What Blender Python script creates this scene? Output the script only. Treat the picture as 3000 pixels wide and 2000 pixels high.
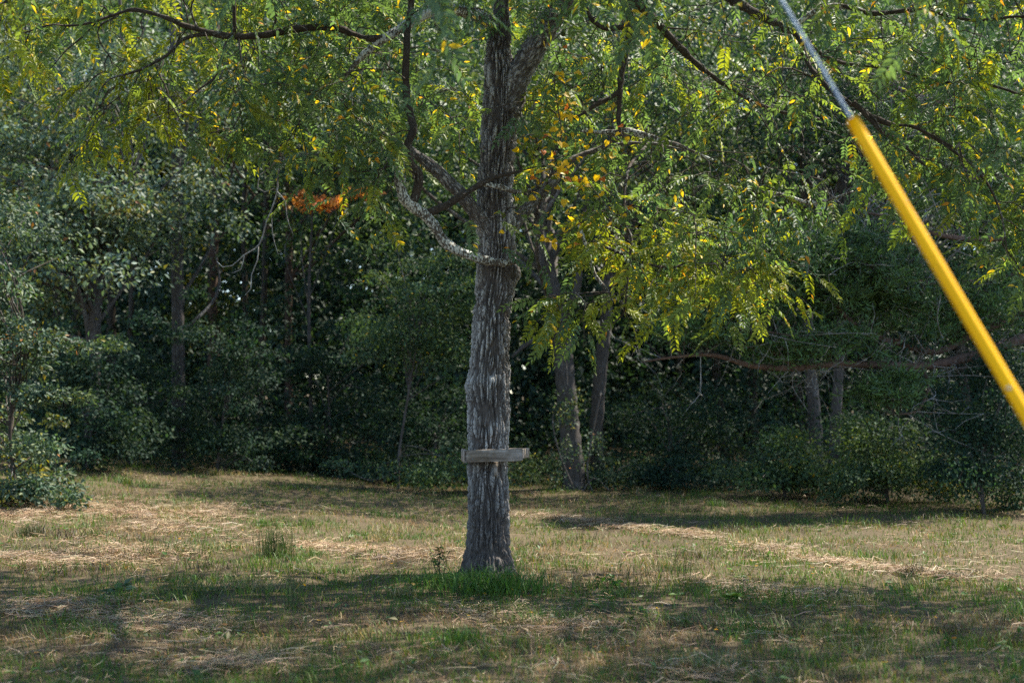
import bpy, math, random
import numpy as np
from mathutils import Vector, Matrix

rng = np.random.default_rng(11)
random.seed(11)
scene = bpy.context.scene
for o in list(bpy.data.objects):
    bpy.data.objects.remove(o)
COL = scene.collection

# ------------------------------------------------------------------ camera, sky, sun, exposure
EYE = Vector((0.0, 0.0, 1.55))
FPX = 50.0 / 36.0 * 3000.0                       # focal length in photograph pixels
PITCH = math.atan(200.0 / FPX)
cam_d = bpy.data.cameras.new("camera")
cam_d.lens = 50.0
cam_d.sensor_width = 36.0
cam_d.clip_start = 0.05
cam_d.clip_end = 600.0
cam_d.dof.use_dof = True
cam_d.dof.focus_distance = 13.3
cam_d.dof.aperture_fstop = 1.7
cam = bpy.data.objects.new("camera", cam_d)
COL.objects.link(cam)
cam.location = EYE
cam.rotation_euler = (math.pi / 2 + PITCH, 0, 0)
scene.camera = cam

SUN_EL = math.radians(57)
SUN_AZ = math.radians(55)                        # from +Y (away from the camera) towards +X
world = bpy.data.worlds.new("World")
scene.world = world
world.use_nodes = True
wn = world.node_tree
sky = wn.nodes.new("ShaderNodeTexSky")
sky.sky_type = 'NISHITA'
sky.sun_disc = False
sky.sun_elevation = SUN_EL
sky.sun_rotation = SUN_AZ
sky.air_density = 1.0
sky.dust_density = 0.4
sky.ozone_density = 2.0
bg = wn.nodes["Background"]
bg.inputs["Strength"].default_value = 0.115
wn.links.new(sky.outputs[0], bg.inputs["Color"])

sun_d = bpy.data.lights.new("sun", 'SUN')
sun_d.energy = 5.0
sun_d.angle = math.radians(0.53)
sun_d.color = (1.0, 0.91, 0.77)
sun = bpy.data.objects.new("sun", sun_d)
COL.objects.link(sun)
sdir = Vector((math.sin(SUN_AZ) * math.cos(SUN_EL), math.cos(SUN_AZ) * math.cos(SUN_EL), math.sin(SUN_EL)))
sun.rotation_euler = sdir.to_track_quat('Z', 'Y').to_euler()
sun.location = sdir * 60

scene.view_settings.view_transform = 'Standard'
scene.view_settings.look = 'None'
scene.view_settings.exposure = 1.5
scene.view_settings.gamma = 1.0
scene.view_settings.use_curve_mapping = False
scene.render.engine = 'CYCLES'
scene.cycles.max_bounces = 6
scene.cycles.diffuse_bounces = 3
scene.cycles.glossy_bounces = 2
scene.cycles.transmission_bounces = 4
scene.cycles.use_denoising = False

# ------------------------------------------------------------------ helpers
_R = np.array(cam.rotation_euler.to_matrix())
def P(x, y, d):
    """point seen at photograph pixel (x, y) standing at world distance Y = d"""
    v = _R @ np.array([(x - 1500.0) / FPX, (1000.0 - y) / FPX, -1.0])
    return np.array(EYE) + v * (d / v[1])
def PX(r, d):
    """pixels to metres at distance d"""
    return r * d / FPX
def to_px(p):
    q = (np.atleast_2d(p) - np.array(EYE)) @ _R
    return 1500 + FPX * q[:, 0] / -q[:, 2], 1000 - FPX * q[:, 1] / -q[:, 2], -q[:, 2]

_g = np.random.default_rng(3)
_perm = np.concatenate([_g.permutation(256)] * 3)
_grad = _g.normal(size=(256, 3)); _grad /= np.linalg.norm(_grad, axis=1)[:, None]
def noise(p):
    p = np.asarray(p, float)
    i = np.floor(p).astype(int); f = p - i; i &= 255
    u = f * f * f * (f * (f * 6 - 15) + 10)
    out = 0
    for dx in (0, 1):
        wx = u[:, 0] if dx else 1 - u[:, 0]
        for dy in (0, 1):
            wy = u[:, 1] if dy else 1 - u[:, 1]
            for dz in (0, 1):
                wz = u[:, 2] if dz else 1 - u[:, 2]
                h = _perm[_perm[_perm[(i[:, 0] + dx) & 255] + ((i[:, 1] + dy) & 255)] + ((i[:, 2] + dz) & 255)]
                out = out + wx * wy * wz * (_grad[h] * (f - np.array([dx, dy, dz]))).sum(1)
    return out * 1.6
def noise2(x, y, s=1.0, k=0.0):
    return noise(np.stack([np.asarray(x, float) * s, np.asarray(y, float) * s, np.full(np.shape(x), k)], -1))
def sstep(t):
    t = np.clip(t, 0, 1)
    return t * t * (3 - 2 * t)

def edge_y(x):
    """where the mown field meets the wood"""
    return np.interp(x, [-14, -8, -4, 0, 3, 5, 7, 10], [29.5, 29.0, 28.0, 27.0, 26.4, 25.0, 21.6, 19.0])
def ground_z(x, y):
    x = np.asarray(x, float); y = np.asarray(y, float)
    z = 0.42 * sstep((-x + 0.5) / 9) * sstep((y - 9) / 13) + 0.10 * sstep((y - 14) / 12)
    z = z + 0.04 * np.clip(y - 33, 0, 60)
    z = z + 0.05 * noise2(x, y, 0.45, 1.3) + 0.03 * noise2(x, y, 1.3, 4.7) + 0.012 * noise2(x, y, 4.0, 9.1)
    return z
def G(x, y):
    """ground point under photograph pixel (x, y)"""
    lo, hi = 3.0, 60.0
    for _ in range(60):
        m = 0.5 * (lo + hi)
        p = P(x, y, m)
        if p[2] > ground_z(p[0:1], p[1:2])[0]: lo = m
        else: hi = m
    return P(x, y, lo)

class MB:
    """collects geometry for one mesh"""
    def __init__(self):
        self.v = []; self.c = []; self.q = []; self.t = []; self.n = 0
    def add(self, v, quads=None, tris=None, col=(1, 1, 1)):
        v = np.asarray(v, float).reshape(-1, 3)
        c = np.asarray(col, float)
        if c.ndim == 1: c = np.tile(c, (len(v), 1))
        self.v.append(v); self.c.append(c)
        if quads is not None and len(quads): self.q.append(np.asarray(quads).reshape(-1, 4) + self.n)
        if tris is not None and len(tris): self.t.append(np.asarray(tris).reshape(-1, 3) + self.n)
        self.n += len(v)
    def mesh(self, name, mat, origin=(0, 0, 0), smooth=True):
        me = bpy.data.meshes.new(name)
        if not self.n: return me
        v = np.concatenate(self.v) - np.asarray(origin)
        q = np.concatenate(self.q) if self.q else np.zeros((0, 4), int)
        t = np.concatenate(self.t) if self.t else np.zeros((0, 3), int)
        me.vertices.add(len(v)); me.vertices.foreach_set("co", v.astype(np.float32).ravel())
        idx = np.concatenate([q.ravel(), t.ravel()]).astype(np.int32)
        me.loops.add(len(idx)); me.loops.foreach_set("vertex_index", idx)
        st = np.concatenate([np.arange(len(q)) * 4, len(q) * 4 + np.arange(len(t)) * 3]).astype(np.int32)
        me.polygons.add(len(st)); me.polygons.foreach_set("loop_start", st)
        me.update(calc_edges=True)
        if smooth: me.polygons.foreach_set("use_smooth", np.ones(len(st), bool))
        a = me.color_attributes.new("Col", 'FLOAT_COLOR', 'POINT')
        c = np.concatenate(self.c)
        a.data.foreach_set("color", np.concatenate([c, np.ones((len(c), 1))], 1).astype(np.float32).ravel())
        me.materials.append(mat)
        return me

ORIGIN = {}
def thing(name, label, cat, loc, group=None):
    o = bpy.data.objects.new(name, None)
    COL.objects.link(o)
    o.empty_display_size = 0.2
    o.location = loc
    o["label"] = label; o["category"] = cat
    if group: o["group"] = group
    ORIGIN[o.name] = np.array(loc, float)
    return o
def part(name, mb, mat, parent, label=None, kind=None, smooth=True):
    org = ORIGIN[parent.name]
    o = bpy.data.objects.new(name, mb.mesh(name, mat, org, smooth))
    COL.objects.link(o); o.parent = parent
    ORIGIN[o.name] = org
    if label: o["label"] = label
    if kind: o["kind"] = kind
    return o
def solo(name, mb, mat, kind=None, label=None, cat=None, group=None, smooth=True, loc=(0, 0, 0)):
    o = bpy.data.objects.new(name, mb.mesh(name, mat, loc, smooth))
    o.location = loc
    COL.objects.link(o)
    if kind: o["kind"] = kind
    if label: o["label"] = label
    if cat: o["category"] = cat
    if group: o["group"] = group
    ORIGIN[o.name] = np.array(loc, float)
    return o

def smooth_path(pts, rads, step):
    """Catmull-Rom through pts, resampled about every step metres"""
    pts = np.asarray(pts, float); rads = np.asarray(rads, float)
    if len(pts) == 2:
        pts = np.stack([pts[0], pts.mean(0), pts[1]]); rads = np.array([rads[0], rads.mean(), rads[1]])
    a = np.vstack([2 * pts[0] - pts[1], pts, 2 * pts[-1] - pts[-2]])
    op, orr = [], []
    for i in range(len(pts) - 1):
        p0, p1, p2, p3 = a[i:i + 4]
        n = max(1, int(np.linalg.norm(p2 - p1) / step))
        t = (np.arange(n) / n)[:, None]
        op.append(0.5 * (2 * p1 + (p2 - p0) * t + (2 * p0 - 5 * p1 + 4 * p2 - p3) * t ** 2 + (3 * p1 - p0 - 3 * p2 + p3) * t ** 3))
        orr.append(rads[i] + (rads[i + 1] - rads[i]) * t[:, 0])
    return np.vstack(op + [pts[-1:]]), np.concatenate(orr + [rads[-1:]])

def tube(mb, pts, rads, seg=6, col=(1, 1, 1), disp=None, cap=True):
    """disp(points, radial directions, axis length, angle, radius) -> outward offset"""
    pts = np.asarray(pts, float); rads = np.asarray(rads, float)
    n = len(pts)
    tan = np.gradient(pts, axis=0); tan /= np.linalg.norm(tan, axis=1)[:, None] + 1e-9
    u = np.zeros((n, 3))
    ref = np.array([1.0, 0, 0]) if abs(tan[0, 0]) < 0.9 else np.array([0, 1.0, 0])
    cur = ref - tan[0] * ref.dot(tan[0]); cur /= np.linalg.norm(cur)
    for i in range(n):
        cur = cur - tan[i] * cur.dot(tan[i]); cur /= np.linalg.norm(cur) + 1e-9
        u[i] = cur
    w = np.cross(tan, u)
    th = np.arange(seg) / seg * 2 * np.pi
    d = u[:, None] * np.cos(th)[None, :, None] + w[:, None] * np.sin(th)[None, :, None]
    v = pts[:, None] + d * rads[:, None, None]
    if disp is not None:
        s = np.concatenate([[0], np.cumsum(np.linalg.norm(np.diff(pts, axis=0), axis=1))])
        S = np.repeat(s, seg); TH = np.tile(th, n); RR = np.repeat(rads, seg)
        v = v + (disp(v.reshape(-1, 3), d.reshape(-1, 3), S, TH, RR).reshape(n, seg, 1)) * d
        if getattr(disp, "mask", None) is not None:
            mk = np.concatenate([disp.mask, [1, 1]] if cap else [disp.mask]); col = np.stack([mk] * 3, 1)
    i, j = np.meshgrid(np.arange(n - 1), np.arange(seg), indexing='ij')
    j2 = (j + 1) % seg
    q = np.stack([i * seg + j, i * seg + j2, (i + 1) * seg + j2, (i + 1) * seg + j], -1).reshape(-1, 4)
    vv = v.reshape(-1, 3); tr = None
    if cap:
        vv = np.vstack([vv, pts[:1], pts[-1:]])
        k = np.arange(seg); k2 = (k + 1) % seg
        tr = np.vstack([np.stack([k2, k, np.full(seg, n * seg)], 1), np.stack([(n - 1) * seg + k, (n - 1) * seg + k2, np.full(seg, n * seg + 1)], 1)])
    mb.add(vv, q, tr, col)

def unit(a):
    return a / (np.linalg.norm(a, axis=-1, keepdims=True) + 1e-9)
def rhombs(mb, p, d, nrm, L, W, col, fold=0.18, curl=0.12):
    """leaf-shaped folded quads: p base, d direction, nrm face normal"""
    d = unit(d); s = unit(np.cross(nrm, d)); nn = np.cross(d, s)
    L = np.asarray(L)[:, None]; W = np.asarray(W)[:, None]
    mid = p + d * L * 0.42
    v = np.stack([p, mid + s * W * 0.5 + nn * W * fold, p + d * L - nn * L * curl, mid - s * W * 0.5 + nn * W * fold], 1)
    n = len(p); b = np.arange(n)[:, None] * 4
    t = np.concatenate([b + np.array([0, 2, 1]), b + np.array([0, 3, 2])])
    mb.add(v.reshape(-1, 3), None, t, np.repeat(col, 4, 0))
def rand_dir(r, n):
    return unit(r.normal(size=(n, 3)))
def palette(r, n, cols, wts, jit=0.18):
    cols = np.asarray(cols, float); wts = np.asarray(wts, float); wts /= wts.sum()
    c = cols[r.choice(len(cols), n, p=wts)]
    return c * (1 + r.normal(size=(n, 1)) * jit).clip(0.45, 1.7) * (1 + r.normal(size=(n, 3)) * 0.06)

# ------------------------------------------------------------------ materials
def mat_new(name):
    m = bpy.data.materials.new(name); m.use_nodes = True
    nt = m.node_tree
    return m, nt, nt.nodes["Principled BSDF"], nt.nodes["Material Output"]
def mat_leaf(name, trans=0.4, rough=0.42, tint=(1.5, 1.45, 0.55), spec=0.5):
    m, nt, b, out = mat_new(name)
    at = nt.nodes.new("ShaderNodeAttribute"); at.attribute_name = "Col"
    nt.links.new(at.outputs["Color"], b.inputs["Base Color"])
    b.inputs["Roughness"].default_value = rough
    b.inputs["Specular IOR Level"].default_value = spec
    tr = nt.nodes.new("ShaderNodeBsdfTranslucent")
    mul = nt.nodes.new("ShaderNodeMix"); mul.data_type = 'RGBA'; mul.blend_type = 'MULTIPLY'
    mul.inputs["Factor"].default_value = 1.0
    mul.inputs[7].default_value = (*tint, 1)
    nt.links.new(at.outputs["Color"], mul.inputs[6])
    nt.links.new(mul.outputs[2], tr.inputs["Color"])
    mx = nt.nodes.new("ShaderNodeMixShader"); mx.inputs[0].default_value = trans
    nt.links.new(b.outputs[0], mx.inputs[1]); nt.links.new(tr.outputs[0], mx.inputs[2])
    nt.links.new(mx.outputs[0], out.inputs["Surface"])
    return m
def tex_noise(nt, scale, detail=4, rough=0.6, coord="Object", stretch=None):
    tc = nt.nodes.new("ShaderNodeTexCoord")
    n = nt.nodes.new("ShaderNodeTexNoise")
    n.inputs["Scale"].default_value = scale; n.inputs["Detail"].default_value = detail; n.inputs["Roughness"].default_value = rough
    src = tc.outputs[coord]
    if stretch:
        mp = nt.nodes.new("ShaderNodeMapping"); mp.inputs["Scale"].default_value = stretch
        nt.links.new(src, mp.inputs["Vector"]); src = mp.outputs[0]
    nt.links.new(src, n.inputs["Vector"])
    return n
def ramp(nt, fac, stops):
    r = nt.nodes.new("ShaderNodeValToRGB")
    el = r.color_ramp.elements
    el[0].position, el[0].color = stops[0][0], (*stops[0][1], 1)
    el[1].position, el[1].color = stops[-1][0], (*stops[-1][1], 1)
    for p, c in stops[1:-1]:
        e = el.new(p); e.color = (*c, 1)
    nt.links.new(fac, r.inputs[0])
    return r
def mixc(nt, fac, a, b):
    m = nt.nodes.new("ShaderNodeMix"); m.data_type = 'RGBA'
    if isinstance(fac, float): m.inputs["Factor"].default_value = fac
    else: nt.links.new(fac, m.inputs["Factor"])
    for s, k in ((a, 6), (b, 7)):
        if isinstance(s, tuple): m.inputs[k].default_value = (*s, 1)
        else: nt.links.new(s, m.inputs[k])
    return m.outputs[2]
def mat_bark(name, dark, mid, lichen, cover, bump=0.4, stretch=(1, 1, 0.3), ridges=True, lscale=55):
    m, nt, b, out = mat_new(name)
    base = ramp(nt, tex_noise(nt, 26, 5, 0.65, stretch=stretch).outputs["Fac"], [(0.3, dark), (0.7, mid)])
    big = tex_noise(nt, 2.6, 3, 0.6)
    fine = tex_noise(nt, lscale, 4, 0.7, stretch=(1, 1, 0.5))
    add = nt.nodes.new("ShaderNodeMath"); add.operation = 'MULTIPLY_ADD'
    nt.links.new(big.outputs["Fac"], add.inputs[0]); add.inputs[1].default_value = 0.55
    nt.links.new(fine.outputs["Fac"], add.inputs[2])
    lm = ramp(nt, add.outputs[0], [(0.93 - cover * 0.2, (0, 0, 0)), (1.0 - cover * 0.2, (1, 1, 1))])
    at = nt.nodes.new("ShaderNodeAttribute"); at.attribute_name = "Col"      # lichen only on ridges, leaving furrows dark as if in deeper shade
    mu = nt.nodes.new("ShaderNodeMath"); mu.operation = 'MULTIPLY'
    nt.links.new(lm.outputs[0], mu.inputs[0]); mu.inputs[1].default_value = 1.0
    if ridges: nt.links.new(at.outputs["Fac"], mu.inputs[1])
    c = mixc(nt, mu.outputs[0], base.outputs[0], lichen)
    nt.links.new(c, b.inputs["Base Color"])
    b.inputs["Roughness"].default_value = 0.9
    b.inputs["Specular IOR Level"].default_value = 0.25
    bp = nt.nodes.new("ShaderNodeBump"); bp.inputs["Strength"].default_value = bump; bp.inputs["Distance"].default_value = 0.01
    nt.links.new(tex_noise(nt, 60, 5, 0.7, stretch=stretch).outputs["Fac"], bp.inputs["Height"])
    nt.links.new(bp.outputs[0], b.inputs["Normal"])
    return m

M_WALNUT = mat_leaf("walnut_leaf", 0.46, 0.52, (1.55, 1.5, 0.55), 0.38)
M_LEAF = mat_leaf("forest_leaf", 0.30, 0.55, spec=0.3)
M_SHRUB_SHADE = mat_leaf("shaded_shrub_leaf", 0.28, 0.7, spec=0.2)  # duller copy of the forest leaf, standing in for shade on low growth
M_CEDAR = mat_leaf("cedar_needle", 0.15, 0.6)
M_GRASS = mat_leaf("grass_blade", 0.3, 0.55, (1.2, 1.2, 0.7), 0.35)
M_STRAW = mat_leaf("dry_straw", 0.12, 0.65, (1.1, 1.05, 0.9), 0.3)
M_BARK = mat_bark("walnut_bark", (0.038, 0.033, 0.030), (0.125, 0.109, 0.10), (0.46, 0.46, 0.455), 1.05, lscale=95)
M_LICHEN = mat_bark("lichen_bark", (0.05, 0.042, 0.036), (0.14, 0.12, 0.10), (0.56, 0.59, 0.56), 0.80, ridges=False)
M_TWIG = mat_bark("dark_twig_bark", (0.03, 0.024, 0.02), (0.075, 0.06, 0.05), (0.25, 0.26, 0.25), 0.35)
M_FBARK = mat_bark("forest_bark", (0.045, 0.040, 0.037), (0.125, 0.112, 0.105), (0.24, 0.25, 0.25), 0.4)
M_REDBARK = mat_bark("cedar_bark", (0.06, 0.038, 0.03), (0.15, 0.10, 0.08), (0.24, 0.21, 0.19), 0.4)
M_DEAD = mat_bark("dead_twig_bark", (0.12, 0.115, 0.11), (0.26, 0.25, 0.245), (0.42, 0.44, 0.44), 0.6)
M_PALEBARK = mat_bark("pale_bark", (0.09, 0.085, 0.08), (0.24, 0.23, 0.22), (0.45, 0.46, 0.45), 0.6)

def mat_ground():
    m, nt, b, out = mat_new("field_soil")
    a = ramp(nt, tex_noise(nt, 0.9, 5, 0.65).outputs["Fac"], [(0.35, (0.055, 0.043, 0.027)), (0.62, (0.13, 0.10, 0.06))])
    g = ramp(nt, tex_noise(nt, 35, 5, 0.75).outputs["Fac"], [(0.38, (0.03, 0.03, 0.014)), (0.6, (0.15, 0.115, 0.07))])
    nt.links.new(mixc(nt, 0.55, a.outputs[0], g.outputs[0]), b.inputs["Base Color"])
    b.inputs["Roughness"].default_value = 0.95
    b.inputs["Specular IOR Level"].default_value = 0.15
    bp = nt.nodes.new("ShaderNodeBump"); bp.inputs["Strength"].default_value = 0.8; bp.inputs["Distance"].default_value = 0.03
    nt.links.new(tex_noise(nt, 40, 6, 0.7).outputs["Fac"], bp.inputs["Height"])
    nt.links.new(bp.outputs[0], b.inputs["Normal"])
    return m
M_GROUND = mat_ground()
def mat_wood():
    m, nt, b, out = mat_new("weathered_wood")
    n = tex_noise(nt, 22, 6, 0.7, stretch=(0.12, 1.0, 1.6))
    c = ramp(nt, n.outputs["Fac"], [(0.32, (0.14, 0.118, 0.10)), (0.5, (0.30, 0.265, 0.24)), (0.68, (0.50, 0.475, 0.46))])
    st = ramp(nt, tex_noise(nt, 5, 3, 0.6).outputs["Fac"], [(0.42, (0.55, 0.5, 0.42)), (0.6, (1, 1, 1))])
    mm = nt.nodes.new("ShaderNodeMix"); mm.data_type = 'RGBA'; mm.blend_type = 'MULTIPLY'; mm.inputs["Factor"].default_value = 1
    nt.links.new(c.outputs[0], mm.inputs[6]); nt.links.new(st.outputs[0], mm.inputs[7])
    nt.links.new(mm.outputs[2], b.inputs["Base Color"])
    b.inputs["Roughness"].default_value = 0.85
    bp = nt.nodes.new("ShaderNodeBump"); bp.inputs["Strength"].default_value = 0.7; bp.inputs["Distance"].default_value = 0.006
    nt.links.new(n.outputs["Fac"], bp.inputs["Height"]); nt.links.new(bp.outputs[0], b.inputs["Normal"])
    return m
M_WOOD = mat_wood()
def mat_guard():
    m, nt, b, out = mat_new("yellow_plastic")
    c = ramp(nt, tex_noise(nt, 9, 4, 0.6, stretch=(1, 1, 0.3)).outputs["Fac"], [(0.3, (0.97, 0.47, 0.001)), (0.7, (1.0, 0.53, 0.002))])
    dirt = ramp(nt, tex_noise(nt, 28, 5, 0.75).outputs["Fac"], [(0.56, (0, 0, 0)), (0.75, (0.45, 0.45, 0.45))])
    nt.links.new(mixc(nt, dirt.outputs[0], c.outputs[0], (0.42, 0.20, 0.02)), b.inputs["Base Color"])
    b.inputs["Roughness"].default_value = 0.5
    b.inputs["Specular IOR Level"].default_value = 0.15
    return m
M_GUARD = mat_guard()
def mat_steel():
    m, nt, b, out = mat_new("galvanised_steel")
    c = ramp(nt, tex_noise(nt, 90, 3, 0.6).outputs["Fac"], [(0.3, (0.20, 0.26, 0.32)), (0.7, (0.34, 0.42, 0.50))])
    nt.links.new(c.outputs[0], b.inputs["Base Color"])
    b.inputs["Metallic"].default_value = 0.6
    b.inputs["Roughness"].default_value = 0.5
    return m
M_STEEL = mat_steel()

# ------------------------------------------------------------------ ground
def axis(lo, f0, f1, hi, fine, coarse):
    a = np.arange(lo, f0, coarse); b = np.arange(f0, f1, fine); c = np.arange(f1, hi + 0.1, coarse)
    return np.concatenate([a, b, c])
gx = axis(-160, -12, 12, 160, 0.2, 8.0); gy = axis(-80, 4, 32, 240, 0.2, 8.0)
X, Y = np.meshgrid(gx, gy, indexing='ij')
gz = ground_z(X.ravel(), Y.ravel())
far = np.clip((Y.ravel() - 60) / 40, 0, 1)
mb = MB()
i, j = np.meshgrid(np.arange(len(gx) - 1), np.arange(len(gy) - 1), indexing='ij')
ny = len(gy)
mb.add(np.stack([X.ravel(), Y.ravel(), gz], 1), np.stack([i * ny + j, (i + 1) * ny + j, (i + 1) * ny + j + 1, i * ny + j + 1], -1).reshape(-1, 4))
solo("ground", mb, M_GROUND, kind="structure", label="mown field of dry grass sloping gently towards the wood", cat="ground")

# ------------------------------------------------------------------ walnut tree
D0 = 13.4
LX, LY = P(1428, 1690, D0)[0], D0
BASE = (LX, LY, float(ground_z([LX], [LY])[0]) - 0.02)
walnut = thing("walnut_tree", "tall walnut tree with furrowed grey bark and drooping leaves in the middle of the field", "tree", BASE)

def bark_disp(amp, freq, zf=0.22, extra=None):
    def f(v, d, s, th, r):
        k = np.minimum(1.0, r / 0.12) * amp
        c = np.stack([np.cos(th) * r, np.sin(th) * r, s * zf], 1) * freq
        w = noise(np.stack([v[:, 0] * 3, v[:, 1] * 3, v[:, 2] * 2.2], 1))
        c[:, 0] += w * 0.7; c[:, 1] += w * 0.5
        n1 = noise(c); n2 = noise(c * np.array([1.3, 1.3, 1.1]) + 57)
        fur = np.maximum(np.exp(-(n1 / 0.22) ** 2), 0.85 * np.exp(-(n2 / 0.18) ** 2))
        plates = np.exp(-(noise(c * np.array([1.0, 1.0, 4.5]) + 11) / 0.10) ** 2)
        fine = noise(c * np.array([3.2, 3.2, 9.0]) + 31)
        f.mask = np.clip(1 - 1.25 * fur - 0.5 * plates, 0, 1)
        out = k * (0.85 - 1.9 * fur - 0.75 * plates * (1 - fur) + fine * 0.28)
        if extra is not None:
            out = extra(v, th, out)
            if getattr(extra, "cover", None) is not None: f.mask = f.mask * extra.cover
        return out
    return f

outline = [(1715, 1318, 1532), (1670, 1348, 1503), (1600, 1364, 1492), (1480, 1371, 1490), (1350, 1371, 1487), (1270, 1370, 1490), (1200, 1369, 1495),
           (1130, 1370, 1496), (1060, 1377, 1494), (1000, 1382, 1493), (900, 1388, 1499), (820, 1394, 1508), (750, 1397, 1511), (650, 1396, 1511),
           (560, 1399, 1505), (500, 1402, 1505), (400, 1408, 1513), (300, 1414, 1524), (230, 1416, 1520), (160, 1420, 1502), (90, 1432, 1497), (0, 1444, 1493),
           (-150, 1452, 1498), (-400, 1450, 1490), (-800, 1440, 1472), (-1300, 1440, 1460)]
tp = [P((a + b) / 2, y, D0) for y, a, b in outline]
tr = [PX((b - a) / 2, D0) - 0.015 for y, a, b in outline]
def trunk_extra(v, th, out):
    px, py, _ = to_px(v)
    front = np.clip(-(np.sin(th)), 0, 1)
    def bump(x, y, sx, sy): return np.exp(-((px - x) / sx) ** 2 - ((py - y) / sy) ** 2)
    right = np.clip(np.cos(th), 0, 1) ** 2; left = np.clip(-np.cos(th), 0, 1) ** 2
    sm = bump(1455, 1235, 30, 45) * front + bump(1462, 850, 22, 30) * front * 0.6
    out = out * (1 - 0.75 * np.clip(sm, 0, 1))
    out = out + 0.055 * right * np.exp(-((py - 800) / 26.0) ** 2) + 0.022 * left * np.exp(-((py - 1135) / 28.0) ** 2) + 0.016 * left * np.exp(-((py - 1170) / 9.0) ** 2)
    trunk_extra.cover = np.interp(py, [0, 1340, 1420, 1560, 1650], [1, 1, 0.55, 0.4, 0.1])
    out = out + 0.035 * bump(1450, 1262, 24, 24) * front + 0.03 * bump(1420, 1120, 40, 20) * front - 0.05 * np.exp(-((px - (1452 + (py - 1220) * 0.12)) / 3.5) ** 2) * np.exp(-((py - 1205) / 42.0) ** 2) * front
    out = out + 0.055 * np.clip((py - 1550) / 150.0, 0, 1) ** 1.5 * (0.4 + 0.6 * np.cos(5 * th + 0.8))
    out = out - 0.03 * np.exp(-((px - 1420) / 16.0) ** 2 - ((py - 1255) / 9.0) ** 2) * front
    return out
sp, sr = smooth_path(tp, tr, 0.0135)
mb = MB()
cut = np.searchsorted(-(to_px(sp)[1]), 300)            # finer below, coarser above the frame
tube(mb, sp[:cut + 1], sr[:cut + 1], 212, disp=bark_disp(0.027, 27.0, 0.11, extra=trunk_extra))
tube(mb, sp[cut::4], sr[cut::4], 32, disp=bark_disp(0.017, 20.0))
part("trunk", mb, M_BARK, walnut)

SKEL = []                                              # points on limbs from which twigs leave
def limb(pix, mat=M_LICHEN, seg=None, parent=walnut, name="branch", skel=True, amp=0.0075, wob=0.0):
    """pix: (x, y, distance, radius in pixels)"""
    pts = [P(x, y, d) for x, y, d, r in pix]; rads = [PX(r, d) for x, y, d, r in pix]
    big = max(rads) > 0.02
    pp, rr = smooth_path(pts, rads, 0.02 if big else 0.05)
    if wob:
        s = np.arange(len(pp)) * 0.15
        pp = pp + wob * np.stack([noise(np.stack([s, s * 0 + pts[0][0] * 3.1, s * 0 + k], 1)) for k in (0.3, 5.7, 9.9)], 1) * np.linspace(0, 1, len(pp))[:, None]
    mb = MB()
    tube(mb, pp, rr, seg or ((64 if max(rads) > 0.07 else 28) if big else 6), disp=bark_disp(amp, 30.0, 0.4, extra=lambda v, th, o_: o_ + np.minimum(0.012, max(rads) * 0.22) * noise(v * 9.0)) if big else None)
    o = part(name, mb, mat, parent)
    if skel:
        SKEL.append(np.column_stack([pp[::5 if big else 3], rr[::5 if big else 3]]))
    return o

d = D0
# right leader, upper left limb running on into the long dark bough, dark upright branch, lichen limb across the trunk
limb([(1485, 330, d - .02, 40), (1515, 235, d - .03, 38), (1560, 150, d - .03, 36), (1605, 70, d - .05, 35), (1655, 0, d - .05, 33), (1740, -110, d, 30), (1860, -300, d + .2, 26), (1950, -600, d + .5, 18)], M_BARK, amp=0.014)
limb([(1450, 70, d - .02, 22), (1400, 45, d - .12, 20), (1357, 34, d - .2, 18), (1312, 24, d - .3, 17), (1268, 32, d - .35, 16), (1223, 55, d - .4, 15), (1170, 86, d - .45, 14), (1116, 120, d - .5, 13), (1058, 170, d - .5, 10), (1010, 225, d - .5, 6), (960, 260, d - .5, 3)], M_LICHEN)
bough = limb([(1130, 112, d - .5, 10), (1060, 112, d - .55, 10.5), (1000, 86, d - .6, 10.5), (937, 80, d - .6, 10.5), (870, 85, d - .65, 10.5), (803, 98, d - .7, 10.5), (736, 107, d - .75, 10), (687, 107, d - .8, 10), (634, 100, d - .85, 9.5), (580, 87, d - .9, 8), (536, 74, d - .95, 7), (500, 58, d - 1, 6.5),
      (455, 42, d - 1, 6), (393, 29, d - 1, 5.6), (348, 40, d - 1, 5), (290, 58, d - 1.1, 4.2), (250, 71, d - 1.1, 3.6), (196, 76, d - 1.1, 3), (147, 74, d - 1.2, 2.4), (60, 100, d - 1.2, 1.8)], M_TWIG)
limb([(1203, -60, d - .55, 10), (1203, 22, d - .55, 10), (1194, 89, d - .55, 10.5), (1192, 147, d - .6, 10), (1188, 205, d - .6, 11), (1190, 259, d - .6, 11), (1192, 304, d - .62, 12), (1205, 348, d - .65, 11), (1212, 379, d - .7, 11), (1197, 415, d - .72, 12), (1193, 446, d - .72, 12),
      (1205, 482, d - .7, 13), (1228, 513, d - .68, 13), (1220, 558, d - .66, 13), (1212, 590, d - .66, 12)], M_TWIG)
limb([(1520, 766, d - .24, 5), (1495, 768, d - .29, 10), (1472, 769, d - .31, 12), (1440, 766, d - .33, 12), (1415, 760, d - .35, 13), (1396, 755, d - .38, 14), (1363, 744, d - .42, 14), (1329, 729, d - .46, 15), (1300, 706, d - .5, 15), (1280, 672, d - .54, 15), (1250, 636, d - .58, 16),
      (1214, 608, d - .63, 17), (1187, 585, d - .66, 17), (1176, 553, d - .68, 16), (1172, 513, d - .7, 15), (1175, 473, d - .7, 14), (1180, 449, d - .7, 9)], M_LICHEN)
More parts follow.
